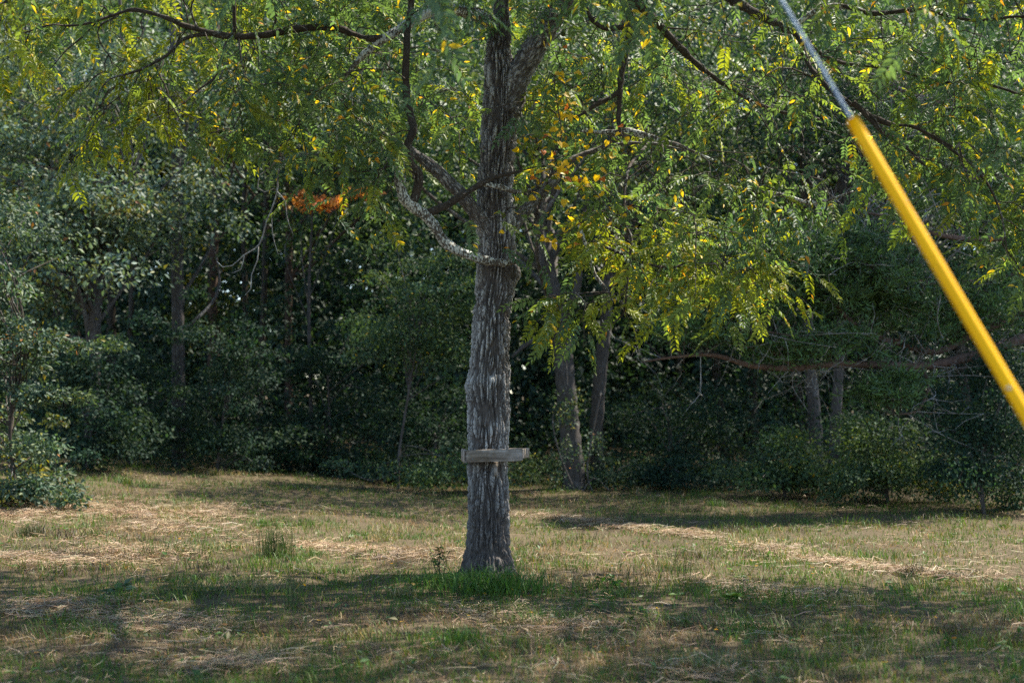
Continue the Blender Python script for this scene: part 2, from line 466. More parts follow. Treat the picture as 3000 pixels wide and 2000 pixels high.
limb([(1445, 690, d - .06, 24), (1410, 645, d - .1, 24), (1379, 607, d - .13, 21), (1344, 562, d - .15, 20), (1308, 527, d - .16, 19), (1268, 491, d - .15, 17), (1241, 469, d - .12, 15), (1205, 442, d - .1, 12), (1161, 415, d - .05, 9), (1080, 370, d, 6), (980, 330, d, 3)], M_BARK, amp=0.012)
limb([(1255, 624, d - .57, 12), (1304, 603, d - .52, 11), (1339, 580, d - .5, 11), (1379, 558, d - .48, 10), (1415, 536, d - .45, 9), (1455, 518, d - .42, 7), (1491, 509, d - .4, 5), (1530, 500, d - .4, 3)], M_TWIG)
limb([(1410, 538, d - .45, 7), (1440, 543, d - .42, 8), (1469, 549, d - .4, 8), (1513, 562, d - .38, 7), (1560, 555, d - .35, 3)], M_LICHEN)
limb([(1470, 700, d + .02, 22), (1513, 650, d + .05, 20), (1549, 607, d + .1, 17), (1589, 567, d + .15, 15), (1625, 527, d + .2, 13), (1650, 491, d + .25, 11), (1690, 460, d + .3, 9), (1780, 430, d + .4, 7), (1900, 420, d + .5, 5), (2050, 450, d + .5, 3)], M_BARK)
# right-hand hanging limb and boughs behind the cable
limb([(1800, -120, d - .3, 13), (1826, 0, d - .3, 12), (1844, 45, d - .32, 12), (1848, 80, d - .34, 12), (1839, 129, d - .36, 11), (1828, 179, d - .38, 10), (1819, 232, d - .4, 9.5), (1815, 290, d - .4, 8), (1813, 348, d - .4, 7), (1817, 400, d - .4, 5)], M_TWIG)
limb([(1821, 262, d - .4, 8), (1790, 285, d - .42, 7), (1750, 304, d - .45, 6.5), (1697, 339, d - .5, 4), (1650, 350, d - .5, 2)], M_TWIG)
limb([(1848, 80, d - .34, 8), (1800, 82, d - .36, 8), (1768, 82, d - .38, 8), (1732, 54, d - .4, 6), (1714, 0, d - .4, 5), (1700, -60, d - .4, 4)], M_TWIG)
limb([(1700, 385, d - .1, 4), (1795, 388, d - .2, 8), (1840, 386, d - .25, 11), (1875, 393, d - .28, 11), (1930, 410, d - .3, 8), (1995, 429, d - .3, 6), (2090, 470, d - .3, 3)], M_LICHEN)
limb([(1740, -110, d, 22), (1800, -40, d, 18), (1848, 0, d + .1, 15), (1897, 36, d + .2, 13), (1937, 80, d + .3, 12), (2000, 147, d + .4, 10), (2040, 187, d + .5, 8), (2140, 260, d + .6, 6), (2260, 320, d + .7, 5), (2400, 350, d + .8, 3)], M_TWIG)
limb([(1860, -300, d + .2, 22), (2060, -70, d - .2, 16), (2130, -10, d - .3, 14), (2192, 27, d - .4, 13), (2250, 58, d - .45, 13), (2303, 85, d - .5, 12), (2339, 110, d - .5, 10), (2370, 190, d - .6, 8), (2430, 260, d - .7, 7), (2527, 326, d - .8, 6.5), (2580, 353, d - .9, 6.5), (2616, 366, d - .9, 6), (2687, 375, d - 1, 4), (2790, 430, d - 1, 2)], M_TWIG)
limb([(2500, 300, d - .8, 7), (2553, 353, d - .85, 8), (2589, 388, d - .9, 7), (2634, 415, d - .9, 6), (2670, 446, d - 1, 4), (2740, 520, d - 1, 2)], M_TWIG)
limb([(2335, 70, d - .5, 8), (2370, 45, d - .5, 8), (2411, 22, d - .5, 8), (2473, 18, d - .5, 6), (2560, 40, d - .6, 4)], M_LICHEN)
limb([(2100, 540, d - .2, 4), (2165, 553, d - .3, 6), (2241, 562, d - .4, 6), (2321, 580, d - .45, 6), (2366, 594, d - .5, 6), (2428, 585, d - .5, 4), (2500, 560, d - .5, 2)], M_LICHEN)
limb([(1900, 420, d + .5, 5), (1840, 500, d - .2, 5), (1830, 640, d - .5, 4), (1850, 700, d - .6, 4), (1840, 790, d - .7, 4), (1835, 860, d - .7, 3.5), (1825, 920, d - .7, 3), (1790, 950, d - .7, 2)], M_TWIG)
limb([(1690, 640, d - .4, 5), (1730, 760, d - .5, 6), (1740, 800, d - .5, 6), (1775, 845, d - .55, 5), (1830, 895, d - .6, 4)], M_LICHEN)
limb([(1725, 705, d - .3, 5), (1815, 740, d - .4, 5), (1870, 765, d - .5, 5), (1960, 785, d - .6, 4), (2010, 770, d - .6, 2.5)], M_TWIG)
limb([(2473, 18, d - .5, 7), (2560, 40, d - .7, 7), (2700, 30, d - .9, 6), (2850, 60, d - 1.0, 5), (3000, 50, d - 1.1, 4), (3150, 90, d - 1.2, 3)], M_TWIG)
limb([(2339, 110, d - .5, 7), (2450, 180, d - .4, 6), (2600, 200, d - .4, 5.5), (2760, 240, d - .5, 5), (2900, 250, d - .6, 4), (3050, 300, d - .7, 3)], M_TWIG)
limb([(2687, 375, d - 1, 5), (2790, 440, d - 1, 4), (2880, 520, d - 1.1, 4), (2930, 620, d - 1.1, 3), (2950, 730, d - 1.1, 2)], M_TWIG)
# hanging twigs under the long bough
for pix in (
    [(625, 100, 6), (580, 103, 6), (536, 116, 5.5), (513, 138, 5), (491, 161, 5), (455, 183, 4.5), (411, 205, 4), (366, 219, 3.5), (321, 232, 3), (290, 272, 2.4), (268, 335, 1.6)],
    [(683, 107, 5.5), (661, 129, 5), (652, 170, 4.5), (643, 205, 4), (625, 232, 4), (594, 254, 3), (549, 290, 2)],
    [(411, 205, 3), (393, 250, 2.6), (379, 290, 2.4), (370, 357, 1.6)],
    [(357, 240, 2.6), (348, 285, 2.4), (370, 330, 2), (372, 385, 1.5)],
    [(455, 190, 3), (473, 232, 2.6), (491, 268, 2.4), (495, 350, 1.6)],
    [(440, 245, 2.6), (438, 300, 2.2), (470, 350, 2), (500, 410, 1.5)],
    [(687, 100, 6), (686, 50, 6), (686, -20, 5)],
    [(290, 58, 3), (240, 110, 3), (196, 146, 2.4), (150, 200, 1.5)],
    [(348, 45, 3), (290, 80, 2.6), (296, 130, 2.2), (330, 175, 1.5)],
    [(700, 115, 3), (705, 160, 2.4), (712, 205, 1.5)],
    [(580, 90, 3.4), (560, 30, 3), (575, -20, 2.4)],
    [(800, 95, 4), (810, 30, 4), (780, -30, 4)],
    [(130, 74, 2.4), (95, 35, 2), (75, -10, 2)],
):
    limb([(x, y, d - .85 - .05 * k, r) for k, (x, y, r) in enumerate(pix)], M_TWIG, parent=bough, name="twig")
# bare dead twigs hanging at the left of the trunk
dead = None
for pix in (
    [(905, 440, 4), (860, 462, 5), (821, 464, 4), (780, 500, 3), (762, 512, 2)],
    [(825, 462, 3), (814, 513, 2.6), (812, 562, 2.6), (795, 616, 2.4), (781, 650, 2.4), (759, 717, 2.4), (714, 748, 2), (680, 778, 1.8), (652, 782, 1.3), (635, 765, 1)],
    [(757, 722, 2), (754, 762, 1.8), (737, 806, 1.6), (735, 845, 1.5), (719, 864, 1)],
    [(812, 562, 2), (835, 590, 1.8), (842, 640, 1.5), (860, 690, 1)],
    [(795, 616, 1.6), (800, 690, 1.5), (815, 745, 1.1)],
    [(716, 748, 1.6), (705, 790, 1.4), (680, 800, 1)],
    [(762, 512, 2), (755, 550, 1.6), (775, 563, 1.4), (805, 552, 1)],
):
    o_ = limb([(x, y, d - .75, r) for x, y, r in pix], M_DEAD, parent=dead or walnut, name="twig" if dead else "dead_branch", skel=False)
    dead = dead or o_

# upper crown limbs, above the picture
rc = np.random.default_rng(21)
for k in range(15):
    a = k * 2.39996 + 0.4
    z0 = 4.8 + 0.42 * k
    reach = 5.6 * (1 - 0.05 * k) * rc.uniform(0.8, 1.1)
    p0 = np.array([tp[-3][0] * 0 + P(1470, 0, D0)[0] - 0.02, D0, z0])
    e = np.array([math.cos(a) * reach, math.sin(a) * reach, 0])
    pts = [p0, p0 + e * 0.3 + [0, 0, 0.7], p0 + e * 0.65 + [0, 0, 1.1], p0 + e + [0, 0, 0.7]]
    ppx = np.array([to_px(q)[1][0] for q in pts])
    if ppx.max() > -20: 
        pts = [np.array(q) + [0, 0, 1.0] for q in pts]
    mb = MB(); pp, rr = smooth_path(pts, [0.075, 0.055, 0.035, 0.01], 0.08)
    pp = pp + 0.10 * np.stack([noise(np.stack([np.arange(len(pp)) * 0.12, np.full(len(pp), k * 3.3), np.full(len(pp), q)], 1)) for q in (0.5, 3.5, 7.5)], 1)
    tube(mb, pp, rr, 10)
    part("branch", mb, M_BARK, walnut)
    SKEL.append(np.column_stack([pp[::2], rr[::2]]))
SKEL = np.vstack(SKEL)

# compound walnut leaves
GREEN = [(0.085, 0.155, 0.095), (0.10, 0.168, 0.085), (0.14, 0.205, 0.055), (0.22, 0.26, 0.032), (0.60, 0.43, 0.03), (0.50, 0.24, 0.03)]
def frond(seed):
    """leaf along +X, upper face +Z, about 0.4 m long: verts, tris, leaflet id per vertex"""
    r = np.random.default_rng(seed)
    n = int(r.integers(6, 9)); L = r.uniform(0.29, 0.38)
    drp = r.uniform(0.06, 0.16); sw = r.uniform(-0.05, 0.05)
    V, T, I = [], [], []; nv = 0
    def spine(t): return np.array([L * t, sw * t * t, -drp * t * t])
    for k in range(5):
        q = spine(k / 4); w = 0.0022 * (1.1 - k / 4)
        V += [q + [0, w, 0], q + [0, -w, 0], q + [0, 0, -2 * w]]; I += [-1] * 3
    for k in range(4):
        b = k * 3
        for a, c in ((0, 1), (1, 2), (2, 0)):
            T += [[b + a, b + c, b + 3 + c], [b + a, b + 3 + c, b + 3 + a]]
    nv = 15; lid = 0
    for k in range(n + 1):
        t = 0.22 + 0.76 * k / n
        for side in (-1, 1):
            if k == n and side == 1: continue
            if r.random() < 0.05: continue
            q = spine(t + r.uniform(-.01, .01))
            ang = side * r.uniform(0.85, 1.2) * (1 - 0.35 * k / n) if k < n else r.uniform(-.2, .2)
            dn = r.uniform(-0.75, -0.1)
            dr = np.array([math.cos(ang), math.sin(ang), dn * 0.6]); dr /= np.linalg.norm(dr)
            ll = r.uniform(0.068, 0.094) * (1 - 0.35 * abs(2 * t - 1.1)); w = ll * r.uniform(0.33, 0.41)
            roll = r.normal() * 0.35
            nn = np.array([0, math.sin(roll), math.cos(roll)]); s = np.cross(nn, dr); s /= np.linalg.norm(s); nn = np.cross(dr, s)
            f = w * 0.22
            V += [q, q + dr * ll * .3 + s * w * .5 + nn * f, q + dr * ll * .66 + s * w * .38 + nn * f * .6, q + dr * ll - nn * ll * .12,
                  q + dr * ll * .66 - s * w * .38 + nn * f * .6, q + dr * ll * .3 - s * w * .5 + nn * f]
            T += [[nv, nv + 3, nv + 2], [nv, nv + 2, nv + 1], [nv, nv + 5, nv + 4], [nv, nv + 4, nv + 3]]
            I += [lid] * 6; nv += 6; lid += 1
    return np.array(V), np.array(T), np.array(I), lid
FR = [frond(s) for s in range(8)]
def frond_cols(r, I, nl, tone):
    base = {0: GREEN[0], 1: GREEN[1], 2: GREEN[2], 3: GREEN[3], 4: GREEN[4]}[tone]
    c = np.array(base) * (1 + r.normal(size=(nl + 1, 1)) * 0.16).clip(0.5, 1.6)
    if tone < 4:
        y = r.random(nl + 1)
        c[y < 0.04] = GREEN[4]; c[(y > 0.04) & (y < 0.045)] = GREEN[5]
    c[nl] = (0.13, 0.14, 0.05)
    return c[I]
LEAVES = []                                            # (pos, x axis, z axis, variant, tone, size)
def in_poly(px, py, poly):
    poly = np.asarray(poly, float); ins = np.zeros(len(px), bool); k = len(poly) - 1
    for a in range(len(poly)):
        xi, yi = poly[a]; xj, yj = poly[k]
        ins ^= ((yi > py) != (yj > py)) & (px < (xj - xi) * (py - yi) / (yj - yi + 1e-9) + xi)
        k = a
    return ins
TWIGS = MB()
def spray(tip_root, seed_dir, n, tone_w, size=1.0, length=0.7):
    """a drooping twig with n compound leaves"""
    r = rc
    p0 = tip_root
    dirv = unit(seed_dir)
    pts = [p0]
    for k in range(5):
        dirv = unit(dirv + np.array([0, 0, -0.16]) + r.normal(size=3) * 0.16)
        pts.append(pts[-1] + dirv * length / 5)
    pts = np.array(pts)
    tube(TWIGS, pts, np.linspace(0.0045, 0.0018, 6), 4, cap=False)
    for k in range(n):
        t = (k + 0.6) / n * 5
        a = int(min(4, t)); q = pts[a] + (pts[a + 1] - pts[a]) * (t - a)
        along = unit(pts[a + 1] - pts[a])
        sgn = 1 if k % 2 else -1
        side = unit(np.cross(along, [0, 0, 1.0]) + 1e-6) * sgn
        x = unit(along * r.uniform(0.2, 0.9) + side * r.uniform(0.4, 1.1) + np.array([0, 0, r.uniform(-0.55, 0.25)]))
        ow = np.array([q[0] - LX, q[1] - LY - 0.6, 0.0]); z = unit(np.array([0, 0, 0.85]) + unit(ow) * 0.5 + r.normal(size=3) * 0.3)
        z = unit(z - x * z.dot(x))
        LEAVES.append((q, x, z, int(r.integers(len(FR))), int(r.choice(5, p=tone_w)), size * r.uniform(0.78, 1.12)))
    return pts

NEWSK = []
def connect(p, maxr=0.012):
    """thin branch from the nearest limb or twig to p"""
    global SKEL
    if len(NEWSK) > 3:
        SKEL = np.vstack([SKEL] + NEWSK); NEWSK.clear()
    dv = SKEL[:, :3] - p
    dist = np.linalg.norm(dv, axis=1) + np.maximum(0, -dv[:, 2]) * 1.5
    k = int(np.argmin(dist)); q = SKEL[k, :3]
    L = np.linalg.norm(p - q)
    if L < 0.05: return unit(rc.normal(size=3))
    m = (p + q) / 2 + rc.normal(size=3) * 0.10 * L + np.array([0, 0, 0.10 * L])
    pp, rr = smooth_path([q, m, p], [min(maxr, 0.35 * SKEL[k, 3] + 0.003, 0.004 + 0.006 * L), 0.006, 0.0045], 0.15)
    tube(TWIGS, pp, rr, 5, cap=False)
    NEWSK.append(np.column_stack([pp, rr]))
    return unit(p - q)

W_SHADE = [0.36, 0.33, 0.22, 0.09, 0.0]; W_MIX = [0.28, 0.32, 0.26, 0.14, 0.0]; W_YEL = [0.05, 0.10, 0.28, 0.565, 0.005]  # tones carry the light: blue-green as shaded, yellow-green as backlit
REG = [  # polygon (pixels), number of sprays, distance range, tones
    ([(-150, -120), (700, -120), (720, 60), (560, 130), (300, 150), (60, 190), (-150, 200)], 46, (12.2, 15.0), W_YEL),
    ([(240, 200), (420, 190), (440, 340), (380, 440), (280, 430), (220, 330)], 11, (12.1, 13.0), W_YEL),
    ([(430, 190), (520, 150), (590, 300), (590, 470), (500, 470), (430, 330)], 13, (12.1, 13.0), W_YEL),
    ([(560, 130), (720, 100), (760, 300), (700, 330), (600, 260)], 9, (12.1, 13.4), W_MIX),
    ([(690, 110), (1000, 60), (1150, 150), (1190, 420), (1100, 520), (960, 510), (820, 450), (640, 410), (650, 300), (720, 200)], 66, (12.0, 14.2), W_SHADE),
    ([(1000, 500), (1150, 520), (1150, 600), (1040, 640), (980, 600)], 5, (12.3, 13.2), W_SHADE),
    ([(1180, 130), (1400, 130), (1400, 560), (1300, 480), (1200, 420)], 16, (13.7, 15.2), W_SHADE),
    ([(700, -120), (1900, -120), (1900, 30), (1500, 60), (1000, 60), (720, 60)], 62, (12.0, 15.2), W_MIX),
    ([(1400, 250), (1560, 250), (1560, 380), (1430, 380)], 2, (12.6, 12.95), W_SHADE),
    ([(1360, 590), (1600, 620), (1610, 690), (1420, 690)], 4, (12.5, 12.9), W_SHADE),
    ([(1560, 60), (1850, 40), (1850, 300), (1700, 380), (1560, 300)], 26, (12.8, 15.0), W_MIX),
    ([(1560, 420), (1900, 350), (2150, 420), (2200, 640), (1900, 700), (1700, 640), (1580, 540)], 40, (12.7, 14.6), W_MIX),
    ([(1740, 620), (2050, 640), (2290, 780), (2240, 890), (2050, 900), (1880, 880), (1780, 820)], 54, (12.1, 13.6), W_YEL),
    ([(1680, 880), (1880, 850), (1820, 960), (1720, 970)], 9, (12.4, 13.0), W_YEL),
    ([(1850, 30), (2300, 0), (2320, 330), (2100, 420), (1850, 330)], 44, (12.2, 15.0), W_MIX),
    ([(2250, -120), (3150, -120), (3150, 200), (2300, 200)], 54, (11.8, 15.0), W_MIX),
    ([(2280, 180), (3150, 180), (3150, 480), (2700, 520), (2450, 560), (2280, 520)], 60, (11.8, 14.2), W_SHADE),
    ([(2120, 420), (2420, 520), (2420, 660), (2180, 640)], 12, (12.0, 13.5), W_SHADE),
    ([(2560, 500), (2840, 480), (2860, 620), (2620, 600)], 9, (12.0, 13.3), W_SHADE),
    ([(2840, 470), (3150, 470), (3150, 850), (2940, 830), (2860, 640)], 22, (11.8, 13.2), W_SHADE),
]
for poly, n, (d0, d1), tw in REG:
    pl = np.asarray(poly, float); lo, hi = pl.min(0), pl.max(0); got = 0
    while got < n:
        x, y = rc.uniform(lo[0], hi[0]), rc.uniform(lo[1], hi[1])
        if not in_poly(np.array([x]), np.array([y]), poly)[0]: continue
        dd = rc.uniform(d0, d1)
        p = P(x, y - 30, dd)
        out = connect(p)
        dr = unit(np.array([out[0], out[1] * 0.7, out[2] * 0.3 - 0.25]) + rc.normal(size=3) * 0.45)
        spray(p, dr, int(rc.integers(4, 7)), tw, length=rc.uniform(0.35, 0.6))
        got += 1
# trunk and limbs stay in sight as in the photograph: few leaves hang in front of them
lp = np.array([l[0] for l in LEAVES]); lx_, ly_, ld_ = to_px(lp)
CLEAR = [[(1390, -60), (1700, -60), (1600, 110), (1535, 250), (1525, 430), (1400, 560), (1385, 500)], [(1150, 430), (1260, 400), (1520, 600), (1530, 790), (1380, 780), (1230, 680), (1150, 560)], [(1160, -40), (1240, -40), (1240, 400), (1160, 400)], [(1230, -20), (1420, 0), (1420, 90), (1240, 90)], [(500, 60), (800, 60), (800, 125), (500, 125)]]
hide = np.zeros(len(LEAVES), bool)
for c_ in CLEAR: hide |= in_poly(lx_ + 25 * np.sign(rc.normal(size=len(lx_))), ly_ + 25, c_)
hide &= (ld_ < 13.5) & (rc.random(len(LEAVES)) < 0.64)
LEAVES = [l for l, h_ in zip(LEAVES, hide) if not h_]
def sunny(p):
    """is p in the wedge cleared from the crown to let the sun reach the low right-hand boughs"""
    q = p - np.array(sdir) * ((p[2] - 2.8) / sdir[2])
    return p[2] > 3.7 and 0.3 < q[0] < 2.8 and 11.6 < q[1] < 14.0
LEAVES = [l for l in LEAVES if not (sunny(l[0]) and rc.random() < 0.72)]
# the rest of the crown above and around the picture
k = 0
while k < 560:
    a = rc.uniform(0, 2 * math.pi); rr_ = 6.2 * math.sqrt(rc.uniform(0.02, 1)); z = rc.uniform(3.6, 11.0)
    if rr_ > 6.2 * math.sqrt(max(0.05, 1 - ((z - 5.6) / 5.8) ** 2)): continue
    p = np.array([LX + math.cos(a) * rr_, LY + math.sin(a) * rr_, z])
    if p[1] < 5: continue
    x, y, zz = to_px(p)
    if -250 < x[0] < 3250 and y[0] > -160: continue
    if p[1] > LY + 0.3 and rc.random() < 0.55: continue
    if sunny(p) and rc.random() < 0.9: continue
    out = connect(p, 0.02)
    spray(p, unit(out + np.array([0, 0, -0.2]) + rc.normal(size=3) * 0.4), int(rc.integers(5, 8)), W_SHADE, 1.15, 0.8)
    k += 1
k = 0
while k < 330:  # extra unseen sprays, added to thicken the shade on the foreground
    a = rc.uniform(-2.7, 0.5); rr_ = 7.4 * math.sqrt(rc.uniform(0.02, 1)); z = rc.uniform(4.0, 9.0)
    p = np.array([LX + math.cos(a) * rr_, LY + math.sin(a) * rr_, z])
    x, y, zz = to_px(p)
    if (-250 < x[0] < 3250 and y[0] > -160) or p[1] < 7.3 or sunny(p): continue
    out = connect(p, 0.02)
    spray(p, unit(out + np.array([0, 0, -0.2]) + rc.normal(size=3) * 0.4), int(rc.integers(5, 8)), W_SHADE, 1.15, 0.8)
    k += 1
k = 0
while k < 250:                                         # sprays added out of view, traced back along the sun to shade the foreground
    gx_, gy_, z = rc.uniform(-3.6, 4.6), rc.uniform(5.6, 11.9), rc.uniform(4.8, 9.2)
    p = np.array([gx_, gy_, 0.0]) + np.array(sdir) * (z / sdir[2])
    x, y, zz = to_px(p)
    if (-250 < x[0] < 3250 and y[0] > -160) or sunny(p) or math.hypot(p[0] - LX, p[1] - LY) > 7.9: continue
    if gx_ < 0.3 and rc.random() < 0.5: continue
    out = connect(p, 0.02)
    spray(p, unit(out + np.array([0, 0, -0.2]) + rc.normal(size=3) * 0.4), int(rc.integers(5, 8)), W_SHADE, 1.2, 0.8)
    k += 1
part("twigs", TWIGS, M_TWIG, walnut, kind="stuff")

# the nearest leaves in view as parts of their own, the others joined
px, py, dep = to_px(np.array([l[0] for l in LEAVES]))
inside = (px > 20) & (px < 2980) & (py > 20) & (py < 1980)
order = [i for i in np.argsort(dep) if inside[i]][:300]
single = set(int(i) for i in order)
frond_mesh = {}
for i in order:
    q, x, z, v, tone, sz = LEAVES[i]
    key = (v, tone)
    if key not in frond_mesh:
        V, T, I, nl = FR[v]
        m = MB(); m.add(V, None, T, frond_cols(np.random.default_rng(v * 7 + tone), I, nl, tone))
        frond_mesh[key] = m.mesh("leaf", M_WALNUT, smooth=False)
    o = bpy.data.objects.new("leaf", frond_mesh[key])
    COL.objects.link(o); o.parent = walnut
    yv = np.cross(z, x)
    M = Matrix(((x[0] * sz, yv[0] * sz, z[0] * sz, q[0] - BASE[0]), (x[1] * sz, yv[1] * sz, z[1] * sz, q[1] - BASE[1]), (x[2] * sz, yv[2] * sz, z[2] * sz, q[2] - BASE[2]), (0, 0, 0, 1)))
    o.matrix_local = M
mb = MB()
for i, (q, x, z, v, tone, sz) in enumerate(LEAVES):
    if i in single: continue
    V, T, I, nl = FR[v]
    if not (-120 < px[i] < 3120 and py[i] > -80):       # outside the picture: leaflets only, two faces each
        V = V[15:].reshape(-1, 6, 3)[:, [0, 1, 3, 5]].reshape(-1, 3); I = I[15:].reshape(-1, 6)[:, :4].ravel()
        b_ = np.arange(len(I) // 4)[:, None] * 4; T = np.concatenate([b_ + [0, 2, 1], b_ + [0, 3, 2]])
    R = np.stack([x, np.cross(z, x), z], 0)
    mb.add(q + (V * sz) @ R, None, T, frond_cols(rc, I, nl, tone))
part("foliage", mb, M_WALNUT, walnut, kind="stuff", smooth=False)

# green walnut fruits
for x, y, dd in ((1819, 821, 12.6), (404, 345, 12.3), (2305, 590, 12.4), (2838, 322, 12.2), (1650, 100, 13.0), (1690, 790, 12.7)):
    c = P(x, y, dd); m = MB()
    th, ph = np.meshgrid(np.linspace(0, np.pi, 8), np.arange(10) / 10 * 2 * np.pi, indexing='ij')
    v = np.stack([np.sin(th) * np.cos(ph), np.sin(th) * np.sin(ph), np.cos(th) * 1.08], -1).reshape(-1, 3)
    i, j = np.meshgrid(np.arange(7), np.arange(10), indexing='ij'); j2 = (j + 1) % 10
    m.add(c + v * 0.024 * (1 + 0.05 * noise(v * 3 + x)[:, None]), np.stack([i * 10 + j, (i + 1) * 10 + j, (i + 1) * 10 + j2, i * 10 + j2], -1).reshape(-1, 4), None, (0.09, 0.11, 0.03))
    q = np.array([c, c + [0.005, 0, 0.05], c + [0.02, 0.02, 0.11]])
    tube(m, q, [0.002, 0.0017, 0.0015], 4, col=(0.1, 0.1, 0.04), cap=False)
    part("fruit", m, M_WALNUT, walnut)

# climbing vine with yellow heart-shaped leaves on and beside the trunk
vine = thing("climbing_vine", "slender climbing vine with small yellow and green leaves right of the trunk", "vine", (LX + 0.15, LY - 0.2, BASE[2]))
VP = [[(1450, 1650, 13.75, 2.5), (1450, 1400, 13.7, 2.5), (1455, 1200, 13.68, 2.5), (1460, 950, 13.66, 2.5), (1480, 760, 13.62, 2.4), (1560, 650, 13.1, 2.3), (1600, 520, 12.6, 2.2), (1640, 400, 12.4, 2), (1620, 250, 12.4, 2), (1640, 180, 12.4, 1.5)],
      [(1600, 520, 12.6, 2), (1680, 470, 12.4, 2), (1760, 430, 12.35, 1.8), (1850, 400, 12.3, 1.4)],
      [(1640, 420, 12.4, 2), (1600, 400, 12.4, 1.6), (1540, 400, 12.4, 1.4), (1500, 420, 12.4, 1.2)],
      [(1600, 520, 12.6, 2), (1560, 560, 12.6, 1.6), (1490, 620, 12.6, 1.5), (1420, 650, 12.6, 1.2)],
      [(1680, 470, 12.4, 2), (1740, 560, 12.3, 1.6), (1800, 620, 12.3, 1.5), (1900, 640, 12.25, 1.2)],
      [(1560, 650, 13.1, 2), (1640, 690, 12.5, 1.6), (1700, 660, 12.4, 1.4), (1790, 600, 12.3, 1.2)],
      [(1640, 300, 12.4, 1.6), (1700, 330, 12.4, 1.5), (1780, 320, 12.4, 1.2)]]
vl = MB()
for pix in VP:
    limb(pix, M_TWIG, parent=vine, name="stem", skel=False, seg=5, wob=0.05)
vr = np.random.default_rng(5)
VL = []
for q, pix in enumerate(VP):
    pts = [P(x, y, dd) for x, y, dd, r in pix]
    pp, _ = smooth_path(pts, [1] * len(pts), 0.02)
    z = pp[:, 2]
    idx = vr.choice(len(pp), int(len(pp) * (1.1 if q else 1.3)))
    for k in idx:
        if (pp[k, 2] < 3.0 and vr.random() < 0.9) or pp[k, 1] > 13.4: continue
        VL.append(pp[k] + vr.normal(size=3) * [0.11, 0.12, 0.09])
VL = np.array(VL)
def heart(mb, p, x, z, s, col):
    y = np.cross(z, x)
    a = np.array([(0, 0, 0), (-.12, .3, .05), (.25, .5, .06), (.7, .28, .02), (1.05, 0, -.12), (.7, -.28, .02), (.25, -.5, .06), (-.12, -.3, .05)]) * s
    v = p + a[:, :1] * x + a[:, 1:2] * y + a[:, 2:] * z
    mb.add(v, [[0, 3, 2, 1], [0, 7, 6, 5]], [[0, 4, 3], [0, 5, 4]], col)
vx, vy, vd = to_px(VL)
for k in np.argsort(vd)[:290]:
    m = MB(); t = vr.random()
    yel = t < (0.62 if 1590 < vx[k] < 1800 and vy[k] < 600 else 0.35)
    c = np.array((0.70, 0.46, 0.02) if yel else (0.12, 0.18, 0.04)) * vr.uniform(0.75, 1.15)
    if t > 0.97: c = np.array((0.5, 0.14, 0.02))
    x = unit(np.array([vr.normal(), vr.normal() - .2, -0.5])); z = unit(np.array([vr.normal() * .6, -0.7 + vr.normal() * .4, 0.8])); z = unit(z - x * z.dot(x))
    heart(m, VL[k], x, z, vr.uniform(0.045, 0.074), c)
    part("leaf", m, M_WALNUT, vine, smooth=False)

# ------------------------------------------------------------------ weathered plank shelf on the trunk
def board(mb, c, half, R=None, jit=0.0008, bev=0.003, seed=0):
    """chamfered board with lengthwise subdivisions and worn edges"""
    r = np.random.default_rng(seed)
    n = 14
    xs = np.linspace(-half[0], half[0], n)
    hy, hz = half[1], half[2]
    ring = np.array([(-hy + bev, -hz), (hy - bev, -hz), (hy, -hz + bev), (hy, hz - bev), (hy - bev, hz), (-hy + bev, hz), (-hy, hz - bev), (-hy, -hz + bev)])
    V = []
    for k, x in enumerate(xs):
        sc = 1 - (0.06 if k in (0, n - 1) else 0)
        for a, b in ring:
            V.append([x, a * sc + r.normal() * jit, b * sc + r.normal() * jit])
    V = np.array(V)
    i, j = np.meshgrid(np.arange(n - 1), np.arange(8), indexing='ij'); j2 = (j + 1) % 8
    q = np.stack([i * 8 + j, (i + 1) * 8 + j, (i + 1) * 8 + j2, i * 8 + j2], -1).reshape(-1, 4)
    e0 = list(range(8)); e1 = [(n - 1) * 8 + k for k in range(8)]
    t = [[0, k + 1, k] for k in range(1, 7)] + [[e1[0], e1[k], e1[k + 1]] for k in range(1, 7)]
    if R is not None: V = V @ np.array(R).T
    mb.add(V + np.array(c), q, t)
ds = 13.09
pa, pb = P(1366, 1336, ds), P(1531, 1331, ds)
c = (pa + pb) / 2; hw = np.linalg.norm(pb - pa) / 2
tilt = math.atan2(pb[2] - pa[2], pb[0] - pa[0])
shelf = thing("plank_shelf", "grey weathered plank shelf fixed round the walnut trunk at waist height", "shelf", (c[0], ds, c[2] - 0.06))
Rx = np.array(Matrix.Rotation(-tilt, 3, 'Y'))
m = MB(); board(m, c, (hw, 0.020, 0.056), Rx, seed=1); front = part("front_board", m, M_WOOD, shelf, smooth=False)
Rz90 = np.array(Matrix.Rotation(math.pi / 2, 3, 'Z'))
for k, (cx, nm, dz, hz) in enumerate(((1362, "side_board", -0.012, 0.058), (1535, "side_board", 0.012, 0.044))):
    sc = P(cx, 1334, ds)
    yaw = -0.13 if k else 0.10
    R = np.array(Matrix.Rotation(yaw, 3, 'Z')) @ Rz90
    m = MB(); board(m, np.array([sc[0] + (0.006 if k else -0.012), ds + 0.272, c[2] + dz]), (0.25, 0.017, hz), R, seed=2 + k); part(nm, m, M_WOOD, shelf, smooth=False)
m = MB(); board(m, np.array([c[0] + 0.01, ds + 0.56, c[2] + 0.0]), (hw + 0.02, 0.019, 0.046), Rx, seed=5); part("back_board", m, M_WOOD, shelf, smooth=False)
m = MB()
bx = P(1452, 1372, ds + 0.05)
